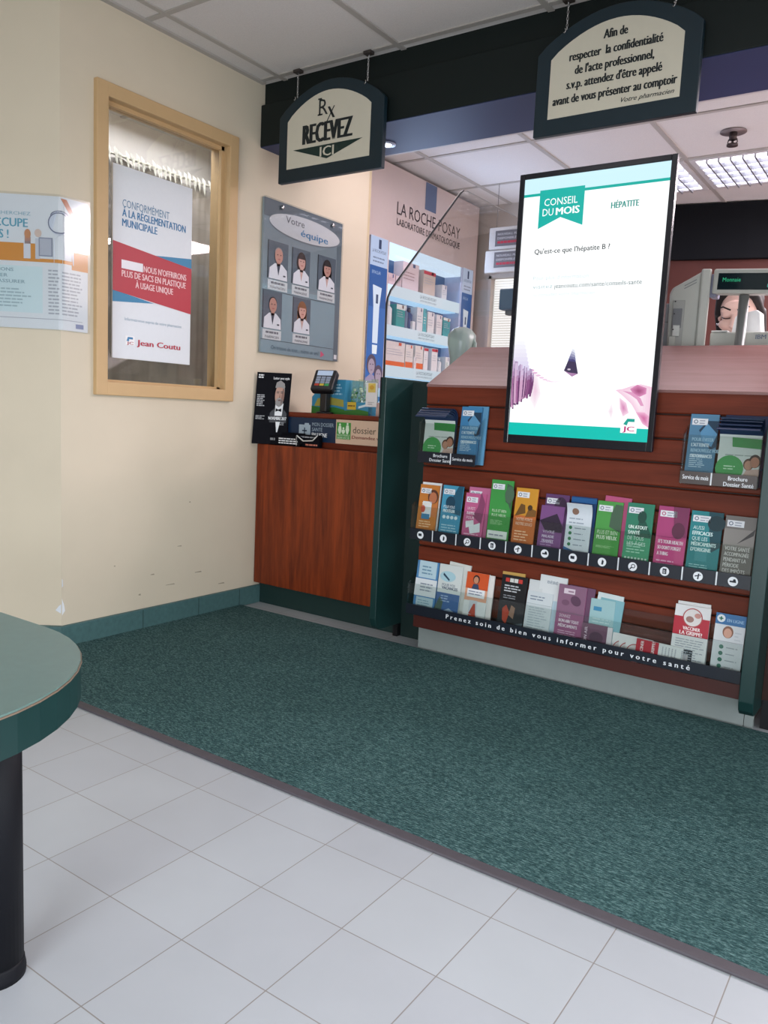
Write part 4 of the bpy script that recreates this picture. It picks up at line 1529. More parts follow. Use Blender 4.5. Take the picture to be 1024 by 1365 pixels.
def p4_(b, fr, w, h):
    b.rect(fr, 0, h * .58, w, h, ink('#cf922f'), 1)
    b.poly(fr, [(.02, h * .56), (.12, h - .28), (.2, h - .3), (.22, h * .62)], ink('#6b4a22'), 2)
    b.poly(fr, [(w - .2, h * .56), (w - .14, h - .34), (w, h - .38), (w, h * .58)], ink('#7c5427'), 2)
    b.ell(fr, w - .12, h - .34, .045, .05, ink('#4a3420'), 3)
    logo(b, fr, w, h)
    b.text(fr, 'VOTRE FORCE', .06, h * .5, .055, ink('#f3dfc8'), 3, w=.31)
    b.text(fr, 'NOTRE SOUCI', .06, h * .43, .055, ink('#f3dfc8'), 3, w=.31)
    b.lines(fr, .05, .22, w - .08, h * .36, 4, ink('#f0c6a0'), 2, .4, 8)
    b.rect(fr, 0, .08, w, .13, ink('#dcdfe0'), 2)


leaf('orange and yellow brochure with couple walking in the fifth pocket', PX(4, .02), PX(4, .44), R2, 3.46, ink('#c56c35'), p4_)
leaf('dark purple brochure leaning behind in the sixth pocket', PX(5, .06), PX(5, .49), R2, 3.4, ink('#5f3a68'), lambda b, fr, w, h: (logo(b, fr, w, h), b.ell(fr, w * .68, h - .24, .12, .2, ink('#3a2540'), 2)), 6.52, 6.64)


def p5_(b, fr, w, h):
    b.poly(fr, [(0, h * .7), (w * .7, h * .86), (w, h * .62), (w, h * .5), (w * .3, h * .5)], ink('#33243a'), 1)
    for k, s_ in enumerate(('VIVRE', 'MALADIE', 'TRANSIT')):
        b.text(fr, s_, .08, h * .47 - .08 * k, .05, ink('#d9c9de'), 3, w=.22, bold=.03 * (k > 0))
    b.lines(fr, .06, .12, w - .08, .28, 4, ink('#b99ac0'), 2, .4, 9)


leaf('purple brochure with dark picture and bent top in the sixth pocket', PX(5, .01), PX(5, .44), R2, 3.2, ink('#7d4f86'), p5_)
leaf('navy brochure standing behind the white leaflet in the seventh pocket', PX(6, .02), PX(6, .47), R2, 3.4, ink('#143c6e'), lambda b, fr, w, h: (b.rect(fr, .0, h - .1, w, h - .02, ink('#1d5a94'), 1), b.lines(fr, .05, h - .2, w - .1, h - .12, 1, ink('#9cc2e0'), 2, .4, 4)), 6.54, 6.65)


# white leaflet with forward curling top
class Curl:
    """straight up to s0, then bent forward on radius R"""
    def __init__(s, x0, yb, zb, w, h, s0, rad, side=0):
        s.a = (x0, yb, zb, w, h, s0, rad, side)

    def __call__(s, u, v, c=0):
        x0, yb, zb, w, h, s0, rad, side = s.a
        lean = .1
        if v <= s0:
            y, z, th = yb + v * lean, zb + v, 0.0
        else:
            th = (v - s0) / rad
            y = yb + s0 * lean - rad * (1 - math.cos(th))
            z = zb + s0 + rad * math.sin(th)
        n = Vector((0, -math.cos(th), -math.sin(th)))
        return Vector((x0 + u + side * max(0, v - s0), y, z)) + n * c


def curl_leaf(label, x0, x1, zb, h, bg, paint, s0, rad, yb=6.46, group=None, thick=.02, side=0):
    w = x1 - x0
    fr = Curl(x0, yb, zb, w, h, s0, rad, side)
    b = MB()
    b.sheet(fr, 0, 0, w, h, thick, bg, 1, 30)
    paint(b, fr, w, h)
    o_ = b.build('brochure', None, (x0 + w / 2, yb, zb))
    tag(o_, label, CAT, group)
    return o_


def p6_(b, fr, w, h):
    b.poly(fr, [(0, .0), (w, .0), (w, .06), (w * .4, .18), (0, .24)], ink('#2f6ea6'), 1)
    b.ell(fr, w * .35, h - .14, .06, .06, ink('#8a6a5a'), 2)
    b.lines(fr, .05, h - .36, w - .08, h - .22, 2, ink('#9aa6b4'), 1, .3, 3)
    for k in range(5):
        v = h - .42 - .095 * k - (.04 if k == 4 else 0)
        b.ell(fr, .09, v, .03, .03, ink('#2f7a52'), 2, 12)
        b.lines(fr, .16, v - .02, w - .07, v + .02, 1, ink('#8a94a4'), 2, .4, k)


curl_leaf('white leaflet with column of green dots curling forward in the seventh pocket', PX(6, .0), PX(6, .44), R2, .99, ink('#d5dce4'), p6_, .8, .3)
leaf('pink brochure peeking out behind the green one in the eighth pocket', PX(7, .06), PX(7, .5), R2, 3.47, ink('#b8517c'), None, 6.54, 6.65, -.04)


def p7_(b, fr, w, h):
    p3_(b, fr, w, h)


leaf('green brochure with elderly face in front of pink edge in the eighth pocket', PX(7, .0), PX(7, .43), R2, 3.38, ink('#4d9a4a'), P_generic(('PLUS ET BIEN', 'PLUS VIEUX'), '#dcebd2', '#46604c', '#b6d8a8', .55))


def p8_(b, fr, w, h):
    b.rect(fr, 0, h * .5, w, h, ink('#2c7c62'), 1)
    b.poly(fr, [(w * .4, h * .5), (w * .5, h * .74), (w * .75, h * .74), (w, h * .55), (w, h * .5)], ink('#1d5244'), 2)
    b.ell(fr, w * .6, h * .8, .07, .1, ink('#1a473c'), 3)
    logo(b, fr, w, h)
    for k, s_ in enumerate(('UN ATOUT', 'SANTÉ', 'DE TOUS', 'LES ÂGES')):
        b.text(fr, s_, .06, h - .42 - .09 * k, .06, ink('#d9ece4'), 4, w=.05 * len(s_) * .75, bold=.03 * (k < 2))
    b.lines(fr, .06, .28, w - .06, h * .42, 4, ink('#a3d4bc'), 2, .4, 4)
    for k in range(7):
        b.ell(fr, .06 + .055 * k, .2, .018, .018, ink('#d2e8de'), 2, 10)


leaf('green teal brochure with man in dark picture in the ninth pocket', PX(8, .0), PX(8, .43), R2, 3.4, ink('#3f9a72'), p8_)


def p9_(b, fr, w, h):
    b.rect(fr, 0, h * .55, w, h, ink('#a93f74'), 1)
    b.poly(fr, [(w * .48, h), (w, h), (w, h * .57), (w * .6, h * .58)], ink('#7a3057'), 2)
    b.ell(fr, w * .72, h * .66, .1, .13, ink('#5a2340'), 3)
    logo(b, fr, w, h, '#b03a6a')
    for k, s_ in enumerate(("IT'S YOUR HEALTH", "SO DON'T FORGET", 'A THING')):
        b.text(fr, s_, .05, h * .46 - .095 * k, .06, ink('#f6dbe8'), 3, w=(.38, .36, .17)[k], bold=.03)
    b.lines(fr, .05, .1, w - .07, .26, 3, ink('#eeb4d0'), 2, .4, 4)


leaf('magenta brochure reading its your health in the tenth pocket', PX(9, .0), PX(9, .47), R2, 3.4, ink('#cc4a86'), p9_)


def p10_(b, fr, w, h):
    b.poly(fr, [(w * .55, h), (w, h), (w, h * .5), (w * .75, h * .42), (w * .62, h * .7)], ink('#0f4450'), 1)
    b.ell(fr, w * .82, h * .84, .13, .12, ink('#0d2f38'), 2)
    logo(b, fr, w, h)
    for k, s_ in enumerate(('AUSSI', 'EFFICACES', 'QUE LES', 'MÉDICAMENTS', "D'ORIGINE")):
        b.text(fr, s_, .05, h - .29 - .085 * k, .06, ink('#d3ecec'), 3, w=.033 * len(s_), bold=.03 * (k in (1, 3, 4)))
    b.poly(fr, [(.12, .3), (.3, .3), (.3, .55), (.12, .5)], ink('#3c9096'), 1)
    b.lines(fr, .05, .12, w - .08, .26, 4, ink('#9bcfd0'), 2, .4, 4)


leaf('dark teal brochure about original medicines in the eleventh pocket', PX(10, .0), PX(10, .47), R2, 3.38, ink('#1f8288'), p10_)


def p11_(b, fr, w, h):
    b.rect(fr, 0, h * .56, w, h - .2, ink('#8d8884'), 1)
    b.poly(fr, [(.2, h * .6), (.42, h * .74), (.44, h * .84), (.36, h * .76)], ink('#3f3b3c'), 2)
    logo(b, fr, w, h)
    for k, s_ in enumerate(('VOTRE SANTÉ', 'ACCOMPAGNÉE', 'PENDANT LA', 'PÉRIODE', 'DES IMPÔTS')):
        b.text(fr, s_, .04, h * .5 - .085 * k, .06, ink('#d9d4d0'), 3, w=.032 * len(s_), bold=.02)
    b.lines(fr, .05, .1, w - .06, .2, 3, ink('#b5aca8'), 2, .4, 4)


leaf('grey brochure beside the right green divider in the last pocket', PX(11, .0), PX(11, .44), R2, 3.36, ink('#75706d'), p11_)

# small racks left and right of the screen
GRN = ink('#3f9a52')


def p_dos(b, fr, w, h):
    b.poly(fr, [(w * .32, h * .72), (w, h * .7), (w, h * .88), (w * .3, h * .9)], ink('#2f8a42'), 1)
    b.ell(fr, w * .3, .26, .2, .2, GRN, 1, 26)
    b.ell(fr, w * .12, .28, .03, .14, GRN, 2)
    b.lines(fr, .1, h * .55, w - .1, h * .6, 1, ink('#9aa4a0'), 1, .4, 5, .95)
    b.lines(fr, w * .16, .24, w * .45, .32, 2, ink('#bfe0c4'), 2, .4, 6)
    head(b, fr, w * .74, .33, .07, '#b98872', '#5a3a2c', 2)
    head(b, fr, w * .88, .38, .08, '#b47a62', '#3c2a24', 2)
    b.poly(fr, [(w * .62, .14), (w, .14), (w, .28), (w * .7, .26)], ink('#c7a79c'), 1)


def p_dosf(b, fr, w, h):
    b.rect(fr, 0, 0, w, .78, ink('#cfd6d3'), .5, 12)
    p_dos(b, fr, w, .82)


NVB = ink('#1f3152')
for k in range(4):
    curl_leaf(['navy backed health record brochure flopping forward at the back of the left rack', 'second navy brochure flopping forward in the left rack',
               'third navy brochure flopping forward in the left rack', 'white and green health record brochure folding forward at the front of the left rack'][k],
              1.95 + .004 * k, 2.6 + .004 * k, 3.79, 1.12, NVB, p_dosf if k == 3 else (lambda b, fr, w, h: b.rect(fr, 0, h - .05, w, h, ink('#7f93b4'), 1)),
              .86 - .045 * k, .13 + .01 * k, 6.5 - .025 * k, 'flopped brochures in the left rack', .012, -.15)


def p_wait(b, fr, w, h):
    b.poly(fr, [(w * .4, h - .28), (w * .62, h - .14), (w, h - .3), (w * .84, h - .5), (w * .5, h - .42)], ink('#5a91b8'), 2)
    b.poly(fr, [(w * .34, h - .25), (w * .62, h - .1), (w, h - .1), (w, h - .5), (w * .8, h - .55)], ink('#1e3a52'), 1)
    logo(b, fr, w, h)
    for k, s_ in enumerate(('POUR ÉVITER', "L'ATTENTE", 'RENOUVELEZ VOS', 'ORDONNANCES')):
        b.text(fr, s_, .06, h - .42 - .085 * k, .055, ink('#d5e4ee') if k in (1, 3) else ink('#9dc0d8'), 3, w=.029 * len(s_), bold=.03)
    b.lines(fr, .05, .24, w - .1, h * .42, 7, ink('#b9d2e2'), 2, .4, 7)


leaf('second blue brochure about waiting, set back in the left rack', 2.78, 3.2, 3.79, 4.86, ink('#5f97bc'), None, 6.54, 6.65)
leaf('blue brochure about waiting at the front of the left rack', 2.68, 3.1, 3.79, 4.85, ink('#3f7fae'), p_wait)
leaf('blue grey brochure about waiting in the right rack', 6.76, 7.18, 3.81, 4.88, ink('#517f9f'), p_wait)
leaf('navy brochure reading ONLINE standing at the back of the right rack', 7.26, 7.86, 3.81, 4.88, ink('#13214a'),
     lambda b, fr, w, h: (b.text(fr, 'MY ONLINE', .25, h - .2, .06, ink('#a9b3cc'), 2, w=.32), b.rect(fr, .05, h - .22, .2, h - .1, ink('#8f9bb8'), 2)), 6.54, 6.65)
for k in range(4):
    curl_leaf(['navy brochure curling forward behind the others in the right rack', 'second navy brochure curling forward in the right rack', 'third navy brochure curling forward in the right rack',
               'white and green health record brochure at the front of the right rack'][k], 7.23, 7.83, 3.81, 1.1, NVB,
              p_dosf if k == 3 else (lambda b, fr, w, h: b.rect(fr, 0, h - .05, w, h, ink('#7f93b4'), 1)), .82 - .05 * k, .2, 6.53 - .025 * k, 'curled brochures in the right rack', .012)

# loose row along the bottom rack
B0 = .84


def q_a(b, fr, w, h):
    b.rect(fr, .05, h * .68, w * .92, h, ink('#b9d2de'), 1)
    b.rect(fr, .0, h * .33, w, h * .66, ink('#dde2e6'), 2)
    b.rect(fr, .06, 0, w * .92, h * .31, ink('#b5ccd6'), 1)
    b.lines(fr, .12, h * .74, w * .8, h * .93, 3, ink('#6f95ae'), 2, .4, 1)
    b.lines(fr, .12, h * .42, w * .85, h * .6, 3, ink('#8a94a4'), 3, .4, 2)
    b.lines(fr, .1, .04, w * .85, h * .28, 5, ink('#7f9fae'), 2, .35, 3)


leaf('banded pale blue leaflet at the left end of the bottom rack', 1.9, 2.38, B0, 1.86, ink('#4f86b8'), q_a)


def q_b(b, fr, w, h):
    b.rect(fr, 0, 0, w, h * .47, ink('#45689c'), 1)
    b.poly(fr, [(0, 0), (w, 0), (w, h * .1), (w * .6, h * .2), (w * .3, h * .12), (0, h * .15)], ink('#a9bfd8'), 2)
    b.poly(fr, [(-.04, 0), (.12, 0), (.16, h * .3), (.08, h * .4), (0, h * .2)], ink('#50645c'), 2)
    b.ell(fr, w * .4, h * .78, .17, .1, ink('#a9cdd8'), 1)
    b.poly(fr, [(w * .2, h * .8), (w * .48, h * .7), (w * .5, h * .73), (w * .22, h * .84)], ink('#27425c'), 2)
    b.text(fr, 'POUR VOS', .1, h * .6, .05, ink('#5c6c80'), 2, w=.28)
    b.text(fr, 'VACANCES', .1, h * .54, .055, ink('#4b5c72'), 2, w=.34, bold=.02)
    b.lines(fr, .1, h * .3, w * .6, h * .44, 3, ink('#a9c0dc'), 2, .4, 4)


leaf('white leaflets fanned behind the blue mountain leaflet', 2.52, 2.98, B0, 1.92, ink('#d9dad6'), None, 6.54, 6.65, -.06)
leaf('white and blue mountain leaflet second from left in the bottom rack', 2.4, 2.9, B0, 1.86, ink('#d3d9d8'), q_b)


def q_c(b, fr, w, h):
    b.rect(fr, 0, h * .68, w, h, ink('#d2562a'), 1)
    b.rect(fr, 0, h * .45, w, h * .7, ink('#dca386'), 1)
    head(b, fr, w * .45, h * .86, .065, '#c48a6c', '#2a2020', 2)
    b.poly(fr, [(w * .28, h * .68), (w * .62, h * .68), (w * .56, h * .78), (w * .34, h * .78)], ink('#3c4660'), 2)
    b.rect(fr, .05, h * .52, w * .9, h * .68, ink('#e9eaee'), 3)
    b.lines(fr, .08, h * .56, w * .8, h * .66, 2, ink('#8a90a4'), 4, .4, 2)
    b.rect(fr, w * .26, h * .16, w * .62, h * .46, ink('#c9ced4'), 3)
    b.poly(fr, [(w * .28, h * .2), (w * .6, h * .16), (w * .54, h * .4), (w * .46, h * .4)], ink('#b04a3a'), 4)
    b.rect(fr, w * .28, h * .12, w * .62, h * .18, ink('#c8492e'), 4)


leaf('white leaflet edge just right of the orange leaflet in the bottom rack', 3.1, 3.55, B0, 1.78, ink('#e3dedb'), None, 6.52, 6.64)
leaf('orange and white leaflet with dark-haired boy in the bottom rack', 3.0, 3.46, B0, 1.8, ink('#dfe2e2'), q_c)


def q_d(b, fr, w, h):
    for k, c in enumerate(('#c33a34', '#d9d9d6', '#d9d9d6', '#c33a34')):
        b.rect(fr, .08 + .085 * k, h * .88, .155 + .085 * k, h * .95, ink(c), 2)
    b.lines(fr, .07, h * .7, w * .85, h * .84, 3, ink('#c9cbd0'), 2, .45, 3)
    b.lines(fr, .07, h * .58, w * .8, h * .66, 2, ink('#8f939a'), 2, .4, 4)
    b.rect(fr, 0, 0, w, h * .55, ink('#28282c'), 1)
    b.poly(fr, [(w * .2, h * .2), (w * .35, h * .12), (w * .45, h * .35), (w * .3, h * .47), (w * .16, h * .4)], ink('#b0442e'), 2)
    b.poly(fr, [(w * .42, h * .3), (w * .62, h * .24), (w * .66, h * .44), (w * .5, h * .48)], ink('#8f6f5c'), 2)
    b.poly(fr, [(w * .2, 0), (w, 0), (w, h * .2), (w * .6, h * .14)], ink('#5a646c'), 2)


leaf('yellow leaflet edge peeking behind the black leaflet', 3.72, 4.16, B0, 1.9, ink('#c9a058'), None, 6.54, 6.65, .02)
leaf('black leaflet with red picture in the bottom rack', 3.72, 4.22, B0, 1.86, ink('#16161a'), q_d)
pl_ = lambda b, fr, w, h: (b.lines(fr, .06, h - .16, w * .7, h - .06, 2, ink('#7f8c9c'), 1, .4, 2), b.rect(fr, 0, h * .72, w, h * .73, ink('#a9b4ba'), 1), b.lines(fr, .06, .1, w * .9, h * .68, 10, ink('#aab4bd'), 1, .35, 3))
leaf('tall white leaflet standing behind the white list leaflet', 4.42, 4.92, B0, 1.96, ink('#dde0e2'), lambda b, fr, w, h: b.text(fr, 'BÉBÉ', .14, h - .14, .05, ink('#7f8c9c'), 1, w=.2), 6.54, 6.65, -.02)
leaf('narrow white leaflet between the black and white list leaflets', 4.24, 4.5, B0, 1.84, ink('#d5d8da'), None, 6.53, 6.64)
leaf('white list leaflet with pale print right of the black one', 4.24, 4.72, B0, 1.65, ink('#cfd6da'), pl_)
leaf('pale blue leaflet edge beside the white list leaflet', 4.5, 4.82, B0, 1.6, ink('#b8ccd8'), None, 6.5, 6.62)


def q_f(b, fr, w, h):
    b.rect(fr, 0, h * .52, w, h, ink('#87607a'), 1)
    b.ell(fr, w * .66, h * .75, .1, .08, ink('#5c3d55'), 2, 20, tilt=-.6)
    b.ell(fr, w * .3, h * .7, .07, .05, ink('#745068'), 2)
    b.rect(fr, .1, h - .15, w * .6, h - .06, ink('#dccbd6'), 2)
    b.lines(fr, .18, h - .13, w * .56, h - .08, 1, ink('#9a7a90'), 3, .5, 2)
    for k, s_ in enumerate(('DONNEZ', 'BON AIR? TOUT', 'MÉDICAMENTS')):
        b.text(fr, s_, .07, h * .45 - .085 * k, .055, ink('#ead6e2'), 3, w=(.2, .36, .34)[k], bold=.03 * (k > 0))
    b.lines(fr, .07, .1, w * .85, h * .24, 4, ink('#cfa9be'), 2, .4, 5)


leaf('second purple leaflet showing behind the front purple one', 4.96, 5.42, B0, 1.86, ink('#6f4a66'), None, 6.54, 6.65, -.03)
leaf('purple leaflet with pigeon-like shapes in the bottom rack', 4.82, 5.32, B0, 1.86, ink('#9a5a80'), q_f)
leaf('white booklet leaning behind the pale teal booklet', 5.46, 5.9, B0 + .1, 1.82, ink('#d3dcde'), None, 6.56, 6.65, -.05)
leaf('pale teal booklet with small blue title in the bottom rack', 5.4, 5.82, B0 + .1, 1.7, ink('#9cc0c4'),
     lambda b, fr, w, h: (b.rect(fr, 0, 0, w, h * .28, ink('#c9d4d4'), 1), b.rect(fr, .06, h - .2, .2, h - .13, ink('#3f8ab0'), 1), b.lines(fr, .06, h * .4, w * .9, h * .6, 3, ink('#bcd6d8'), 1, .4, 2)), 6.52, 6.62)
leaf('teal booklet edge at the right of the pale teal booklet', 5.52, 5.92, B0 + .1, 1.74, ink('#7fb0ba'), None, 6.54, 6.64, -.05)
leaf('purple leaflet lying on its side at the foot of the teal booklet', 5.32, 5.76, B0, 1.28, ink('#6f4a60'),
     lambda b, fr, w, h: (b.text(fr, 'BON AIR', .1, .08, .05, ink('#d9c2d0'), 1, w=.3, rot=1.57, bold=.02), b.ell(fr, w * .6, h * .5, .12, .1, ink('#56384c'), 1)), 6.44, 6.5)
leaf('white leaflet edge beside the sideways purple leaflet', 5.74, 5.84, B0, 1.27, ink('#dcd4d8'), None, 6.45, 6.51)


def q_i(b, fr, w, h):
    b.ell(fr, .17, .1, .15, .15, ink('#b04a4c'), 1, 24)
    b.ell(fr, .17, .1, .135, .135, ink('#d5cccb'), 2, 24)
    b.ell(fr, .2, .12, .05, .04, ink('#9a6a64'), 3)


for k in range(3):
    leaf(['red and white flu leaflet lying sideways, leftmost in the bottom rack', 'second sideways flu leaflet next to the sideways purple one', 'third sideways flu leaflet with vaccination circle in the bottom rack'][k],
         5.84 + .12 * k, 6.5 + .1 * k, B0, 1.2 - .012 * k, ink('#e4e2e2'), q_i, 6.5 - .02 * k, 6.54 - .02 * k, -.02, group='flu leaflets lying sideways')


def q_i2(b, fr, w, h):
    b.rect(fr, 0, 0, .36, h, ink('#b52334'), 1)
    b.text(fr, 'VACCINER', .12, .05, .05, ink('#e9d3d3'), 2, w=h * .8, rot=1.57, bold=.03)
    b.text(fr, 'LA GRIPPE!', .3, .05, .05, ink('#e9d3d3'), 2, w=h * .85, rot=1.57, bold=.03)
    for k in range(8):
        if k != 5:
            b.lines(fr, .42 + .05 * k, .06, .435 + .05 * k, h - .04, 9, ink('#9a9ea8'), 2, .7, k, 1)


leaf('red and white flu leaflet lying sideways with its text side showing', 6.26, 7.0, B0, 1.2, ink('#e2e2e2'), q_i2, 6.43, 6.46, -.03)
leaf('black edged booklet stack end behind the sideways flu leaflet', 6.95, 7.14, B0, 1.16, ink('#26242a'), lambda b, fr, w, h: b.rect(fr, .06, .05, .13, h - .08, ink('#b9b2b4'), 1), 6.46, 6.5)


def q_k(b, fr, w, h):
    b.rect(fr, 0, h * .53, w, h * .82, ink('#b02034'), 1)
    b.ell(fr, w * .52, h * .82, .15, .15, ink('#b04a4c'), 2, 26)
    b.ell(fr, w * .52, h * .82, .135, .135, ink('#dcd6d4'), 3, 26)
    b.ell(fr, w * .45, h * .79, .06, .05, ink('#9a756c'), 4)
    b.ell(fr, w * .66, h * .86, .05, .04, ink('#c08a80'), 4)
    b.text(fr, 'VACCINER', w * .28, h * .62, .055, ink('#eedada'), 2, w=.26, bold=.03)
    b.lines(fr, w * .35, h * .595, w * .6, h * .61, 1, ink('#dba0a6'), 2, .6, 1, 1)
    b.text(fr, 'LA GRIPPE!', w * .2, h * .545, .06, ink('#eedada'), 2, w=.34, bold=.03)
    b.lines(fr, .06, .12, w * .93, h * .49, 10, ink('#9a9ea8'), 1, .35, 2)


leaf('white leaflets fanned behind the upright red flu leaflet', 6.84, 7.34, B0, 1.9, ink('#dcdcdc'), None, 6.55, 6.65, .02)
leaf('upright red and white flu leaflet with round picture in the bottom rack', 6.8, 7.34, B0, 1.86, ink('#dfdfe0'), q_k)


def q_l(b, fr, w, h):
    b.rect(fr, 0, h - .17, w, h, ink('#2f6ea6'), 1)
    b.ell(fr, .08, h - .08, .06, .06, ink('#e4eaee'), 2)
    b.rect(fr, .05, h - .09, .11, h - .07, ink('#2f7a62'), 3).rect(fr, .07, h - .11, .09, h - .05, ink('#2f7a62'), 3)
    b.text(fr, 'EN LIGNE', .17, h - .12, .05, ink('#8fb6d6'), 2, w=.24, bold=.03)
    head(b, fr, .2, h - .29, .075, '#d3a08a', '#8a5a44', 2)
    b.rect(fr, 0, h * .56, w, h * .57, ink('#a9adb4'), 1)
    b.lines(fr, .3, h - .4, w * .9, h - .24, 3, ink('#c3c9cf'), 1, .35, 2)
    for k in range(6):
        v = h * .48 - .1 * k - (.06 if k > 3 else 0)
        if v > .05:
            b.ell(fr, .13, v, .033, .033, ink('#2f6f5c'), 2, 12)
            b.lines(fr, .2, v - .02, w * .85, v + .02, 1, ink('#a3a9b0'), 1, .4, k)


leaf('blue and white leaflet with smiling woman at the right end of the bottom rack', 7.42, 7.86, B0, 1.83, ink('#d6dade'), q_l)

# ------------------------------------------------------------------ lit skincare cabinet on the left
t = thing('skincare_cabinet', 'white illuminated skincare cabinet beyond the cream wall', 'cabinet', (-3.7, 14.8, 0))
CABW = mat('#c9b9b6', .4, 0, .5, .02)
for ya, yb in ((11.32, 11.86), (17.85, 18.0)):
    MB().box(-4.2, -3.5, ya, yb, 0, 11.6, CABW).build('side_frame', t)
b = MB()
b.box(-4.2, -3.5, 11.86, 17.85, 9.5, 11.6, CABW)
fr = FX(-3.495)
b.rect(fr, 14.6, 10.79, 15.24, 11.58, ink('#5b6a88'), 1)
b.text(fr, 'LA ROCHE-POSAY', 13.13, 10.33, .36, ink('#3a3236'), 1, w=3.65)
b.text(fr, 'LABORATOIRE DERMATOLOGIQUE', 13.15, 10.03, .2, ink('#3a3236'), 1, w=3.65, bold=.005)
b.build('header_panel', t)
MB().box(-4.2, -4.12, 12.8, 17.1, 4.6, 9.5, emit('#4a6ea8', .55)).build('back_panel', t, label='blue back panel')
MB().box(-4.2, -3.5, 12.72, 12.84, 4.6, 9.5, CABW).build('inner_side', t)
MB().box(-4.2, -3.5, 17.02, 17.12, 4.6, 9.5, mat('#b9c6e4', .4)).build('inner_side', t)
LEDc = emit('#cfe6ff', 1.25)


def side_panel(y0, y1, people, nm):
    fr = FX(-3.49)
    b = MB()
    b.box(-4.1, -3.49, y0, y1, 5.0, 9.52, mat('#c9d0e0', .4))
    b.rect(fr, y0, 5.0, y1, 8.72, emit('#3f74c4', .75), 1)
    b.rect(fr, y0, 7.6, y1, 8.72, emit('#3567b4', .7), 2)
    b.rect(fr, y0, 8.72, y1, 9.5, emit('#c3d2f2', .85), 1)
    w = y1 - y0
    b.rect(fr, y0 + w * .45, 9.2, y0 + w * .6, 9.45, emit('#3f4f78', .6), 2)
    b.text(fr, 'LA ROCHE-POSAY', y0 + w * .1, 9.08, .09, emit('#4f5a78', .6), 2, w=w * .8)
    b.lines(fr, y0 + w * .15, 8.8, y1 - w * .15, 9.0, 2, emit('#8f9cbc', .7), 2, .4, 2)
    b.text(fr, 'EFFACLAR', y0 + w * .12, 8.5, .09, emit('#b9cdf0', .8), 3, w=w * .5)
    b.poly(fr, [(y0 + w * .2, 8.2), (y0 + w * .72, 8.15), (y0 + w * .62, 7.6), (y0 + w * .6, 6.6), (y0 + w * .3, 6.6), (y0 + w * .28, 7.6)], emit('#dfe8fa', .9), 3)
    b.poly(fr, [(y0 + w * .3, 6.55), (y0 + w * .6, 6.55), (y0 + w * .58, 6.3), (y0 + w * .32, 6.3)], emit('#eef2fc', .9), 3)
    b.rect(fr, y0 + w * .4, 7.7, y0 + w * .53, 7.95, emit('#4f628c', .6), 4)
    if people:
        for cu, cv, r in ((.3, 6.0, .2), (.72, 5.75, .18)):
            u = y0 + w * cu
            b.ell(fr, u, cv, r * 1.15, r * 1.4, emit('#6a5870', .6), 5)
            b.ell(fr, u, cv - .06, r * .8, r * 1.1, emit('#b9a4b8', .75), 6)
            for sx in (-.3, .3):
                b.ell(fr, u + r * sx, cv - .0, r * .14, r * .08, emit('#4a3f58', .5), 7, 8)
            b.ell(fr, u, cv - .16, r * .25, r * .06, emit('#94708c', .6), 7, 10)
        b.poly(fr, [(y0, 5.0), (y1, 5.0), (y1, 5.5), (y0 + w * .7, 5.6), (y0 + w * .3, 5.75), (y0, 5.6)], emit('#b3a3c4', .7), 4)
    b.build(nm, t)


side_panel(11.92, 12.76, True, 'light_panel')
side_panel(17.12, 17.8, False, 'light_panel')
b = MB()
b.box(-4.15, -3.52, 12.84, 17.02, 9.2, 9.5, LEDc)
b.build('top_light', t)
for zt, zb in ((8.34, 8.02), (7.2, 6.9), (6.04, 5.72), (4.9, 4.6)):
    b = MB()
    b.box(-4.12, -3.52, 12.84, 17.02, zb + .1, zt - .02, mat('#dfe8f4', .3))
    fr = FX(-3.5)
    b.sheet(fr, 12.84, zb, 17.02, zt, .02, emit('#d9ecff', 1.05))
    if zt > 5:
        b.text(fr, 'LA ROCHE-POSAY', 14.6, zb + .15, .1, emit('#5a6a7c', .6), 1, w=.95)
        b.text(fr, 'LABORATOIRE DERMATOLOGIQUE', 14.6, zb + .06, .05, emit('#6a7a8c', .6), 1, w=.95)
    sh_ = b.build('shelf', t)
    if zt > 5:
        MB().box(-4.1, -3.6, 12.9, 16.95, zb - .01, zb + .08, emit('#a9d8ff', 1.2)).build('shelf_light', sh_)
t2 = thing('counter_poster', 'blue poster reading N1 below the cabinet light panel', 'poster', (-3.45, 12.3, 4))
b = MB()
fr = FX(-3.44)
b.sheet(fr, 11.9, 4.2, 13.2, 5.35, .03, emit('#b9d4ee', .75))
b.rect(fr, 12.05, 4.3, 13.1, 5.1, emit('#2f78bc', .7), 1)
b.text(fr, 'N°1', 12.2, 4.78, .2, emit('#d9e8f6', .8), 2, bold=.03)
b.lines(fr, 12.15, 4.38, 12.9, 4.7, 3, emit('#a9cbe8', .8), 2, .5, 3)
b.build('board', t2)


def product(label, y0, y1, z0, z1, base, decor=None, depth=.34, kind='box', x=-3.6, name='skincare_box'):
    g = 'skincare products on the lit shelves'
    t = thing(name, label, 'skincare product', (x - depth / 2, (y0 + y1) / 2, z0), g)
    b = MB()
    fr = FX(x + .002)
    if kind == 'box':
        b.box(x - depth, x, y0, y1, z0, z1, ink(base), .006)
        if decor:
            decor(b, fr, y0, y1, z0, z1)
        b.build('carton', t)
    else:
        r = (y1 - y0) / 2
        c = (x - r, (y0 + y1) / 2, z0)
        h = z1 - z0
        b.lathe([(r * .95, 0), (r, .02), (r, h * .68), (r * .5, h * .78)], c, ink(base), 18)
        b.build('bottle_body', t)
        MB().lathe([(r * .5, h * .78), (r * .45, h), (r * .2, h * 1.0)], c, ink(decor or '#e4e8ec'), 14).build('cap', t)
    return t


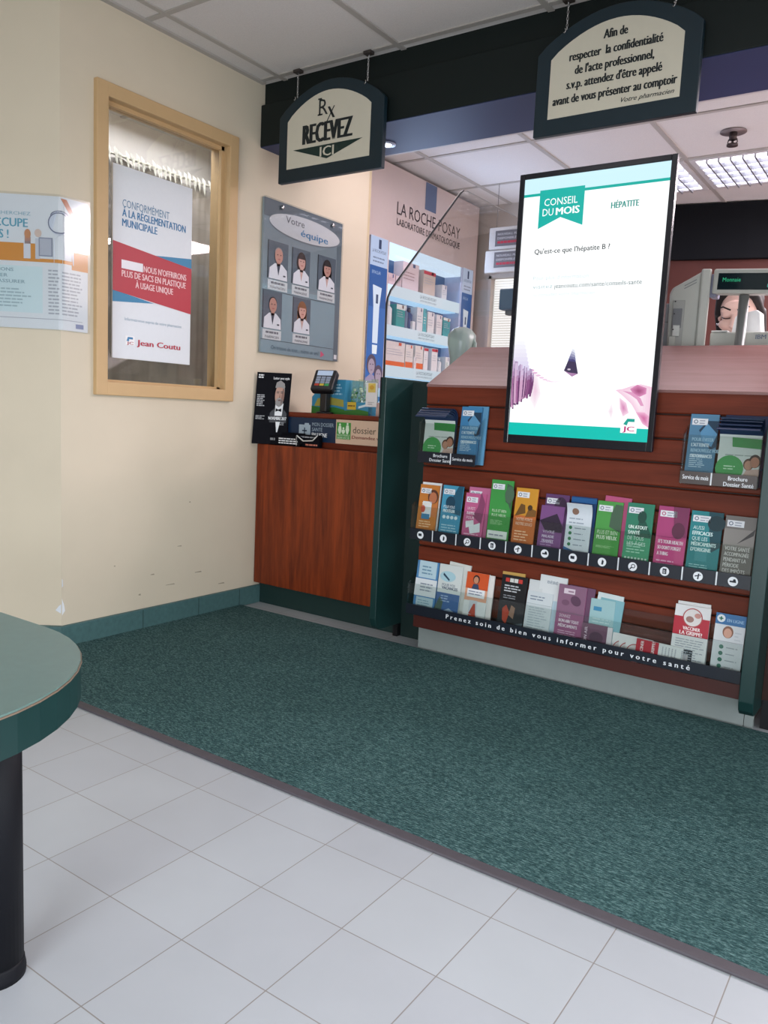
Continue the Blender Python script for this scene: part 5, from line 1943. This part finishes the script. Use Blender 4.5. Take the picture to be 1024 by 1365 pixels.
def d_mark(c):
    return lambda b, fr, y0, y1, z0, z1: (b.rect(fr, y0 + (y1 - y0) * .6, z1 - .12, y0 + (y1 - y0) * .75, z1 - .02, ink('#44527a'), 1),
                                          b.lines(fr, y0 + .03, z0 + (z1 - z0) * .35, y1 - .05, z0 + (z1 - z0) * .7, 3, ink(c), 1, .3, 3))


def d_band(c, lo, hi):
    return lambda b, fr, y0, y1, z0, z1: (b.rect(fr, y0, z0 + (z1 - z0) * lo, y1, z0 + (z1 - z0) * hi, ink(c), 1),
                                          b.lines(fr, y0 + .05, z0 + (z1 - z0) * .45, y1 - .06, z0 + (z1 - z0) * .75, 3, ink('#a9b0c0'), 1, .25, 4),
                                          b.rect(fr, y0 + (y1 - y0) * .65, z1 - .1, y0 + (y1 - y0) * .8, z1 - .01, ink('#c8543a'), 1))


TS, MS, BS = 8.34, 7.2, 6.04
product('small pinkish carton at the left of the top lit shelf', 13.0, 13.35, TS, 8.68, '#c9b0b4', d_mark('#a58c94'))
product('short pale carton second on the top lit shelf', 13.4, 13.68, TS, 8.66, '#d0bcc0', d_mark('#a58c94'))
product('large pinkish white carton on the top lit shelf', 13.74, 14.62, TS, 9.14, '#dcccd2', d_mark('#a58c94'))
product('tall cream carton with red top band on the top lit shelf', 14.9, 15.6, TS, 9.08, '#cdbfb6', d_band('#c43a4c', .84, .97))
product('small white carton alone at the right of the top lit shelf', 16.03, 16.34, TS, 8.8, '#dcdfe6', d_mark('#9aa4b4'))
product('white tube at the left of the middle lit shelf', 13.1, 13.35, MS, 7.92, '#e0e6ee', None, .24, 'bottle', name='skincare_bottle')
product('teal carton at the left of the middle lit shelf', 13.5, 13.96, MS, 7.86, '#2a9a9c', d_band('#d9e4e6', .78, 1.0))
product('clear bottle with white cap beside the left teal carton', 14.0, 14.2, MS, 7.9, '#5a7898', '#dfe6ec', .2, 'bottle', name='skincare_bottle')
product('dark blue bottle on the middle lit shelf', 14.22, 14.46, MS, 7.86, '#27507e', '#35455c', .2, 'bottle', name='skincare_bottle')
product('small white carton in front of the dark blue bottle', 14.3, 14.45, MS, 7.45, '#e0e6ee', None, .1, x=-3.535)
product('white carton in the middle of the middle lit shelf', 14.64, 14.98, MS, 7.92, '#dfe6ee', d_mark('#9fb4c4'))
product('narrow turquoise carton on the middle lit shelf', 15.0, 15.2, MS, 7.92, '#4fb4c0', d_mark('#d3e8ec'))
product('white carton right of the narrow turquoise one', 15.27, 15.66, MS, 7.86, '#e3e4ea', d_mark('#a9b4c4'))
product('white carton left of the right teal carton', 15.8, 16.15, MS, 7.84, '#e0dee4', d_mark('#a9b4c4'))
product('teal carton at the right end of the middle lit shelf', 16.22, 16.66, MS, 7.8, '#2d9aa4', d_band('#d9e4e6', .86, 1.0))
product('wide white and orange carton at the left of the lowest lit shelf', 13.05, 14.05, BS, 6.76, '#ddd8da', d_band('#dc6a3a', .02, .2))
product('white and orange carton second on the lowest lit shelf', 14.1, 14.52, BS, 6.74, '#e0dcdc', d_band('#dc6a3a', .02, .26))
product('tiny white jar carton before the orange banded cartons', 14.5, 14.62, BS, 6.4, '#dfe0e6', d_mark('#8f9ab0'), .1, x=-3.535)
product('white and orange carton third on the lowest lit shelf', 14.64, 15.1, BS, 6.76, '#e0dcdc', d_band('#dc6a3a', .02, .26))
product('slim white carton with red top, left one on the lowest lit shelf', 15.15, 15.4, BS, 6.74, '#e4e4ea', d_band('#c8344c', .86, .98))
product('slim white carton with red top, right one on the lowest lit shelf', 15.62, 15.98, BS, 6.76, '#e4e4ea', d_band('#c8344c', .86, .98))
product('white tube standing near the right end of the lowest lit shelf', 16.12, 16.3, BS, 6.5, '#dfe4ea', '#c9d2dc', .2, 'bottle', name='skincare_bottle')
product('white carton with green mark at the right end of the lowest lit shelf', 16.5, 16.75, BS, 6.56, '#e0e6ea', d_mark('#5a9a8c'))
glow = area('cabinet_lamp_light', -3.45, 14.9, 9.3, .4, 4.1, 8.0, (.5, .68, 1.0))
glow.rotation_euler = (0, math.radians(-75), 0)

# ------------------------------------------------------------------ dispensary behind the display
t = thing('dispensary_counter', 'dispensary work counter behind the sloped display top', 'counter', (6, 9.5, 0))
MB().box(1.12, 16, 8.45, 9.95, 5.15, 5.3, mat('#8f8680', .4)).build('worktop', t)
MB().box(1.2, 16, 8.5, 8.6, 0, 5.15, WOOD).build('front_panel', t)

PLG, PLG2, PLD = mat('#aeb0a9', .45, 0, .4, .03), mat('#9a9c98', .45, 0, .4, .03), mat('#6f7276', .45, 0, .4, .04)
t = thing('till_monitor', 'bulky grey monitor seen side-on behind the television', 'monitor', (6.0, 9.4, 5.3))
_ca, _sa = math.cos(math.radians(15)), math.sin(math.radians(15))
Rm = lambda p: Vector((6.3 + (p.x - 6.3) * _ca - (p.y - 8.95) * _sa, 8.95 + (p.x - 6.3) * _sa + (p.y - 8.95) * _ca, p.z))
b = MB()
b.prism([(5.62, 7.06), (5.66, 7.17), (6.14, 7.46), (6.14, 5.62), (5.66, 5.62)], 'y', 9.0, 9.9, PLG, .03, Rm)
mh_ = b.build('housing', t)
MB().box(6.13, 6.3, 8.95, 9.92, 5.55, 7.5, PLG, .03, Rm).build('bezel', t)
b = MB()
for k in range(2):
    b.add([Rm(Vector(q)) for q in ((5.86, 8.992, 7.2 - k * .05), (6.06, 8.992, 7.31 - k * .05), (6.06, 8.992, 7.325 - k * .05), (5.86, 8.992, 7.215 - k * .05))], [(0, 1, 2, 3)], PLD)
b.build('vent', mh_)
b = MB()
b.box(5.69, 5.9, 8.97, 9.02, 6.1, 6.95, PLG2, .01, Rm).box(5.7, 5.86, 8.95, 8.99, 6.45, 6.8, PLD, .01, Rm)
b.box(5.72, 5.84, 8.93, 8.97, 6.3, 6.5, mat('#c3c6c2', .4), .01, Rm).box(5.67, 5.78, 8.94, 9.0, 6.0, 6.3, PLG, .01, Rm)
for z in (6.92, 6.7, 6.42):
    b.lathe([(.012, 0), (.012, .02)], (0, 0, 0), BLACK, 8, lambda v, z=z: Rm(Vector((5.73 + v.x, 8.93 - v.z, z + v.y))))
b.build('bracket', mh_)
MB().box(5.8, 6.2, 9.1, 9.85, 5.3, 5.6, PLD, .02, Rm).build('stand', t)
t = thing('grey_cabinet_box', 'pale grey two-drawer box beside the television edge behind the monitor', 'box', (5.4, 9.4, 5.3))
b = MB().box(5.0, 5.56, 9.2, 9.9, 5.3, 6.95, mat('#aab0b6', .5), .02)
b.box(5.01, 5.55, 9.195, 9.21, 6.6, 6.615, PLD).build('box_body', t)
t = thing('customer_display', 'grey customer display with green text on a grey post', 'display', (6.87, 9.0, 5.3))
Mt = lambda p: Vector((p.x, p.y + (p.z - 7.2) * .12, p.z - (p.x - 6.3) * .05))
MB().box(6.33, 7.62, 8.94, 9.2, 7.06, 7.5, PLG, .03, Mt).build('housing', t)
MB().box(6.28, 6.4, 9.0, 9.3, 7.0, 7.42, mat('#77798c', .4), .02, Mt).build('side_cap', t)
Mf = lambda a, c, l=0: Mt(Vector((a, 8.932 - l, c)))
b = MB()
b.sheet(Mf, 6.42, 7.13, 7.5, 7.42, .004, mat('#0d1f24', .12, 0, .6, .02))
gr = emit('#35c08a', .8)
ff = lambda a, c, l=0: Mt(Vector((a, 8.93 - l, c)))
b.text(ff, 'Monnaie', 6.5, 7.27, .075, gr, 1, w=.3)
b.text(ff, '86', 7.24, 7.17, .07, emit('#5ac8b8', .8), 1, w=.09)
b.build('screen', t)
MB().lathe([(.12, 0), (.12, .06), (.085, .08), (.085, 1.72)], (6.87, 9.02, 5.3), mat('#6d706e', .4, 0, .5, .05), 20).build('post', t)
t = thing('cash_register', 'grey cash register base with maker badge below the customer display', 'cash register', (6.9, 9.5, 5.3))
MB().box(6.32, 7.7, 9.16, 9.85, 5.3, 6.4, PLG, .03).build('housing', t)
b = MB()
b.box(6.34, 6.62, 9.15, 9.8, 6.4, 6.43, mat('#c9cbc8', .4), .008)
b.build('lid_edge', t)
b = MB()
fr = FY(9.158)
for k in range(5):
    pass
b.text(fr, 'IBM', 7.1, 6.27, .08, ink('#5d6a80'), 1, w=.17, bold=.015)
b.build('badge', t)
t = thing('receipt_printer', 'white receipt printer on the register in front of the woman', 'printer', (6.86, 9.75, 6.4))
b = MB()
b.prism([(6.62, 6.4), (7.13, 6.4), (7.08, 6.78), (7.02, 6.82), (6.72, 6.76), (6.66, 6.7)], 'y', 9.45, 9.82, mat('#dfe0e2', .4), .02)
b.build('printer_body', t)
t = thing('small_printer', 'small grey printer just above the sloped top left of the television', 'printer', (2.9, 9.6, 5.3))
MB().box(2.55, 3.4, 9.3, 9.9, 5.3, 6.2, mat('#a3a89f', .5), .03).build('printer_body', t)
MB().box(2.62, 3.4, 9.35, 9.8, 6.2, 6.25, PLD, .01).build('paper_slot', t)
t = thing('back_monitor', 'blue grey back of a monitor at the left edge of the television', 'monitor', (1.8, 11.0, 5.3))
b = MB().box(1.08, 2.5, 10.9, 11.15, 7.2, 7.68, mat('#51687e', .4, 0, .5, .05), .03)
b.box(1.15, 2.4, 11.1, 11.3, 7.1, 7.3, PLD, .03)
b.build('housing', t)
MB().box(1.7, 1.9, 11.05, 11.15, 4.2, 7.2, PLD).build('stand', t)
MB().box(1.1, 3.2, 10.6, 11.6, 0, 4.2, mat('#8f8a84', .5)).build('pedestal', t)
t = thing('frosted_jug', 'greyish frosted plastic jug behind the glass screen', 'jug', (1.36, 8.75, 5.3))
FRO = mat('#9fb0aa', .35, 0, .5, .06, 30)
b = MB().lathe([(.2, 0), (.23, .05), (.23, .55), (.26, .7), (.3, .9), (.3, 1.08), (.2, 1.2), (.1, 1.24)], (1.36, 8.75, 5.3), clear('#cfd9d4', 1.2, .3, .55, '#aebdb6'), 26)
jb_ = b.build('jug_body', t)
MB().tube([(1.6, 8.75, 6.35), (1.7, 8.75, 6.2), (1.68, 8.75, 5.9), (1.54, 8.75, 5.8)], .03, clear('#cfd9d4', 1.2, .3, .55, '#aebdb6')).build('jug_handle', jb_)

# hanging white sign beyond the television
t = thing('direction_sign', 'white hanging sign with two grey plates left of the television', 'sign', (-1.2, 16, 9))
b = MB()
b.box(-2.0, .4, 16.0, 16.15, 9.75, 10.4, mat('#d9d6d6', .5), .02)
b.box(-2.1, .4, 16.0, 16.15, 9.06, 9.72, mat('#d9d6d6', .5), .02)
b.build('board', t)
fr = FY(15.985)
b = MB()
for z in (9.83, 9.2):
    b.rect(fr, -1.78, z, .2, z + .46, ink('#77757c'), 1)
    b.text(fr, 'NOUVEAU. MAINTENANT', -1.7, z + .32, .07, ink('#cfced4'), 2, w=1.2, bold=.02)
    b.text(fr, 'DISPONIBLE ICI', -1.7, z + .2, .07, ink('#cfced4'), 2, w=.8, bold=.02)
    b.lines(fr, -1.7, z + .06, -.5, z + .16, 1, ink('#c83a52'), 2, .7, 3, .95)
b.build('plate', t)
b = MB()
for x in (-1.8, .2):
    b.tube([(x, 16.07, 10.4), (x, 16.07, CZ - .02)], .01, CHROME, 6)
b.build('hanger', t)

# ------------------------------------------------------------------ ceiling fixtures
def troffer(label, x0, y0, s=2.95, strength=3.0):
    t = thing('ceiling_light', label, 'ceiling light', (x0 + s / 2, y0 + s / 2, CZ), 'recessed ceiling lights')
    z = CZ - .03
    b = MB()
    wht = mat('#d3d0d0', .4, 0, .5, .02)
    for a in ((x0, x0 + .14, y0, y0 + s), (x0 + s - .14, x0 + s, y0, y0 + s), (x0 + .14, x0 + s - .14, y0, y0 + .14), (x0 + .14, x0 + s - .14, y0 + s - .14, y0 + s)):
        b.box(a[0], a[1], a[2], a[3], z - .02, CZ + .02, wht)
    fm_ = b.build('frame', t)
    MB().box(x0 + .14, x0 + s - .14, y0 + .14, y0 + s - .14, CZ - .012, CZ - .002, emit('#f4f2ff', strength)).build('lamp_tray', t)
    b = MB()
    al = mat('#b3b3bb', .3, .6)
    for k in range(1, 9):
        x = x0 + .14 + (s - .28) * k / 9
        b.box(x - .02, x + .02, y0 + .14, y0 + s - .14, CZ - .13, CZ - .012, al)
    for k in range(1, 5):
        y = y0 + .14 + (s - .28) * k / 5
        b.box(x0 + .14, x0 + s - .14, y - .008, y + .008, CZ - .12, CZ - .012, al)
    b.build('louver', fm_)
    return t


names = ['recessed louvred light at the far left of the dispensary ceiling', 'louvred ceiling light partly hidden by the top of the television', 'bright louvred ceiling light right of the television',
         'louvred ceiling light further right over the dispensary', 'louvred light in the right corner of the dispensary ceiling', 'louvred light over the rear left of the dispensary']
PL = [(.62, 16.2), (3.70, 16.2), (6.78, 16.2)]
for k, (lx, ly) in enumerate([(.62 + .0, 16.2), (3.7, 16.2)]):
    troffer(['louvred ceiling light partly hidden by the top of the television', 'bright louvred ceiling light right of the television'][k], lx, ly)
fl = ['above the middle of the tiled floor', 'above the right of the carpet mat', 'above the seats behind', 'at the right end of the waiting area',
      'at the right behind the seats', 'at the far left behind the seats']
for (lx, ly), s_ in zip(FRONT_LIGHTS, fl):
    troffer('recessed ceiling light ' + s_, lx + .05, ly + .05)

t = thing('sprinkler', 'small dark sprinkler head on the dispensary ceiling', 'sprinkler', (5.14, 14.6, CZ))
DKM = mat('#4a4040', .4, .5)
MB().lathe([(.3, -.03), (.3, -.01), (.12, 0.0)], (5.14, 14.6, CZ - .0), mat('#8a7f7f', .4, .4), 24).build('escutcheon', t)
b = MB().lathe([(.09, -.2), (.09, -.03)], (5.14, 14.6, CZ), DKM, 12)
b.lathe([(.03, -.3), (.03, -.2)], (5.14, 14.6, CZ), DKM, 10).lathe([(.13, -.34), (.13, -.3)], (5.14, 14.6, CZ), DKM, 16)
b.tube([(5.05, 14.6, CZ - .18), (5.03, 14.6, CZ - .26), (5.12, 14.6, CZ - .31)], .015, DKM).tube([(5.23, 14.6, CZ - .18), (5.25, 14.6, CZ - .26), (5.16, 14.6, CZ - .31)], .015, DKM)
b.build('nozzle', t)

t = thing('downlight', 'small round downlight in the underside of the bulkhead', 'downlight', (-.42, 8.15, 10.36))
MB().lathe([(.2, -.02), (.2, 0), (.14, .0)], (-.42, 8.15, 10.36), mat('#b9c2dc', .3, .2), 24).build('trim_ring', t)
MB().lathe([(.11, -.03), (.11, 0)], (-.42, 8.15, 10.36), emit('#e6efff', 6.0), 20).build('lamp', t)
d = bpy.data.lights.new('downlight_beam', 'SPOT')
d.energy, d.spot_size, d.color, d.shadow_soft_size = 6, math.radians(110), (.9, .95, 1), .03
o = bpy.data.objects.new('downlight_beam', d)
COL.objects.link(o)
o.location = Vector((-.42, 8.15, 10.3)) * S

# ------------------------------------------------------------------ woman behind the register
def blob(parts, vox, smooth=6, it=None):
    bm_ = bmesh.new()
    for p in parts:
        if p[0] == 'e':
            _, c, r, rot = p
            m = Matrix.Translation(c) @ rot.to_4x4() @ Matrix.Diagonal((r[0], r[1], r[2], 1))
            bmesh.ops.create_icosphere(bm_, subdivisions=3, radius=1, matrix=m)
        else:
            _, a, c, ra, rc = p
            a, c = Vector(a), Vector(c)
            n = max(2, int((c - a).length / (min(ra, rc) * .35)))
            for i in range(n + 1):
                q = i / n
                bmesh.ops.create_icosphere(bm_, subdivisions=2, radius=ra + (rc - ra) * q, matrix=Matrix.Translation(a.lerp(c, q)))
    me = bpy.data.meshes.new('tmp')
    bm_.to_mesh(me)
    bm_.free()
    o = bpy.data.objects.new('tmp', me)
    COL.objects.link(o)
    md = o.modifiers.new('r', 'REMESH')
    md.mode = 'VOXEL'
    md.voxel_size = vox
    ms = o.modifiers.new('s', 'SMOOTH')
    ms.iterations = smooth
    ms.factor = .5
    dg = bpy.context.evaluated_depsgraph_get()
    me2 = bpy.data.meshes.new_from_object(o.evaluated_get(dg))
    bpy.data.objects.remove(o)
    for p in me2.polygons:
        p.use_smooth = True
    return me2


I3 = Matrix.Identity(3)
tilt = Matrix.Rotation(math.radians(16), 3, 'X')
PB = Vector((6.47, 10.95, 0))
HC = Vector((0, -.045, 1.39))


def hd(x, y, z):
    return HC + tilt @ Vector((x, y, z))


woman = thing('person', 'woman with dark hair in white coat looking down behind the register', 'person', PB)
bp = []
bp.append(('e', hd(0, .012, .025), (.074, .092, .09), tilt))          # skull
bp.append(('e', hd(0, -.015, -.04), (.062, .07, .075), tilt))         # face
bp.append(('e', hd(0, -.058, -.098), (.03, .026, .022), tilt))        # chin
bp.append(('e', hd(0, -.085, .03), (.045, .012, .03), tilt))          # forehead
for sx in (-1, 1):
    bp.append(('e', hd(sx * .037, -.066, -.035), (.026, .02, .022), tilt))  # cheek
    bp.append(('e', hd(sx * .031, -.078, .003), (.018, .013, .011), tilt))  # lid
    bp.append(('e', hd(sx * .03, -.085, .02), (.024, .008, .007), tilt))    # brow ridge
    bp.append(('e', hd(sx * .075, .012, -.012), (.008, .018, .028), tilt))  # ear
bp.append(('c', hd(0, -.088, .008), hd(0, -.106, -.035), .008, .0125))      # nose
for sx in (-1, 1):
    bp.append(('e', hd(sx * .011, -.096, -.038), (.008, .009, .007), tilt))
bp.append(('e', hd(0, -.086, -.066), (.023, .01, .0065), tilt))
bp.append(('e', hd(0, -.085, -.077), (.02, .01, .0065), tilt))
bp.append(('c', (0, .02, 1.32), (0, .04, 1.2), .05, .058))                 # neck
bp += [('c', (-.13, .04, 1.16), (.13, .04, 1.16), .06, .06), ('e', Vector((0, .03, 1.05)), (.155, .1, .16), I3),
       ('e', Vector((0, .03, .9)), (.125, .09, .14), I3), ('e', Vector((0, .035, .78)), (.165, .11, .12), I3)]
for sx in (-1, 1):
    el, wr = (sx * .215, .04, .96), (sx * .11, -.07, 1.09)
    bp += [('c', (sx * .165, .04, 1.155), el, .05, .04), ('c', el, wr, .04, .027)]
    pc = Vector(wr) + Vector((-sx * .02, -.045, .01))
    bp += [('c', wr, pc, .026, .028), ('e', pc, (.036, .042, .014), I3)]
    for k in range(4):
        a = pc + Vector((-.03 + .02 * k, -.035, .0))
        L_ = (.03, .036, .033, .025)[k if sx > 0 else 3 - k]
        m_ = a + Vector((0, -L_, .002))
        bp += [('c', a, m_, .0085, .008), ('c', m_, m_ + Vector((0, -L_ * .7, -.018)), .008, .007)]
    th = pc + Vector((-sx * .03, .01, 0))
    bp += [('c', th, th + Vector((-sx * .02, -.03, -.008)), .011, .009), ('c', th + Vector((-sx * .02, -.03, -.008)), th + Vector((-sx * .018, -.055, -.014)), .009, .008)]
    bp += [('c', (sx * .09, .04, .75), (sx * .095, .03, .42), .08, .055), ('c', (sx * .095, .03, .42), (sx * .095, .05, .09), .052, .036),
           ('c', (sx * .095, .055, .05), (sx * .1, -.09, .035), .038, .03)]
SKIN = mat('#cfaea4', .5, 0, .4, .04, 30)


def addmesh(name, me, m, parent):
    me.name = name
    me.materials.clear()
    me.materials.append(m)
    o = bpy.data.objects.new(name, me)
    COL.objects.link(o)
    o.parent = parent
    LOCS[o.name] = LOCS[parent.name]
    return o


addmesh('body', blob(bp, .005, 3), SKIN, woman)
HAIR = mat('#120c0e', .65, 0, .5, .2, 80)
hp = [('e', hd(0, .028, .042), (.083, .095, .088), tilt), ('e', hd(0, .06, -.02), (.08, .07, .1), tilt)]
for sx in (-1, 1):
    hp += [('c', hd(0, -.05, .115), hd(sx * .066, -.035, .06), .012, .016), ('c', hd(sx * .066, -.035, .06), hd(sx * .079, .0, .0), .016, .016), ('c', hd(sx * .079, .01, .0), hd(sx * .075, .05, -.1), .018, .02)]
hp.append(('c', hd(0, .1, 0), hd(0, .12, -.14), .04, .03))
hair_o = addmesh('hair', blob(hp, .005, 3), HAIR, woman)
cp = [('c', (-.135, .04, 1.165), (.135, .04, 1.165), .068, .068), ('e', Vector((0, .035, 1.05)), (.17, .112, .17), I3), ('e', Vector((0, .035, .9)), (.145, .105, .15), I3),
      ('e', Vector((0, .04, .74)), (.19, .13, .16), I3), ('c', (0, .045, .7), (0, .045, .52), .17, .17)]
for sx in (-1, 1):
    el, wr = (sx * .215, .04, .96), (sx * .13, -.045, 1.075)
    cp += [('c', (sx * .165, .04, 1.16), el, .06, .05), ('c', el, wr, .05, .038)]
addmesh('coat', blob(cp, .008, 3), mat('#dfe2e6', .7, 0, .3, .04), woman)
for sx in (-1, 1):
    b = MB()
    pts = [hd(sx * (.012 + .01 * i), -.0975 + .002 * i * i * .5, .024 + (.004 * i if i < 3 else .012 - .004 * (i - 3))) for i in range(5)]
    b.tube([PB + p / S for p in pts], .016, HAIR, 6)
    b.build('eyebrow', woman)
for sx in (-1, 1):
    b = MB()
    pts = [hd(sx * (.014 + .009 * i), -.0915 + .0022 * i * i * .6, -.007 - .003 * math.sin(i / 4 * math.pi)) for i in range(5)]
    b.tube([PB + p / S for p in pts], .011, mat('#2a1a1a', .5), 6)
    b.build('eyelash', woman)
b = MB()
pts = [hd(-.022 + .011 * i, -.0955 + .0025 * abs(i - 2) ** 1.6, -.0715 + .001 * abs(i - 2)) for i in range(5)]
b.tube([PB + p / S for p in pts], .02, mat('#a8605a', .45), 8)
b.build('lips', woman)
b = MB()
c = PB + hd(-.081, .008, -.045) / S
b.lathe([(.005, -.03), (.03, -.015), (.035, 0), (.03, .015), (.005, .03)], c, mat('#d9d9dc', .2, .9), 12)
b.build('earring', woman)
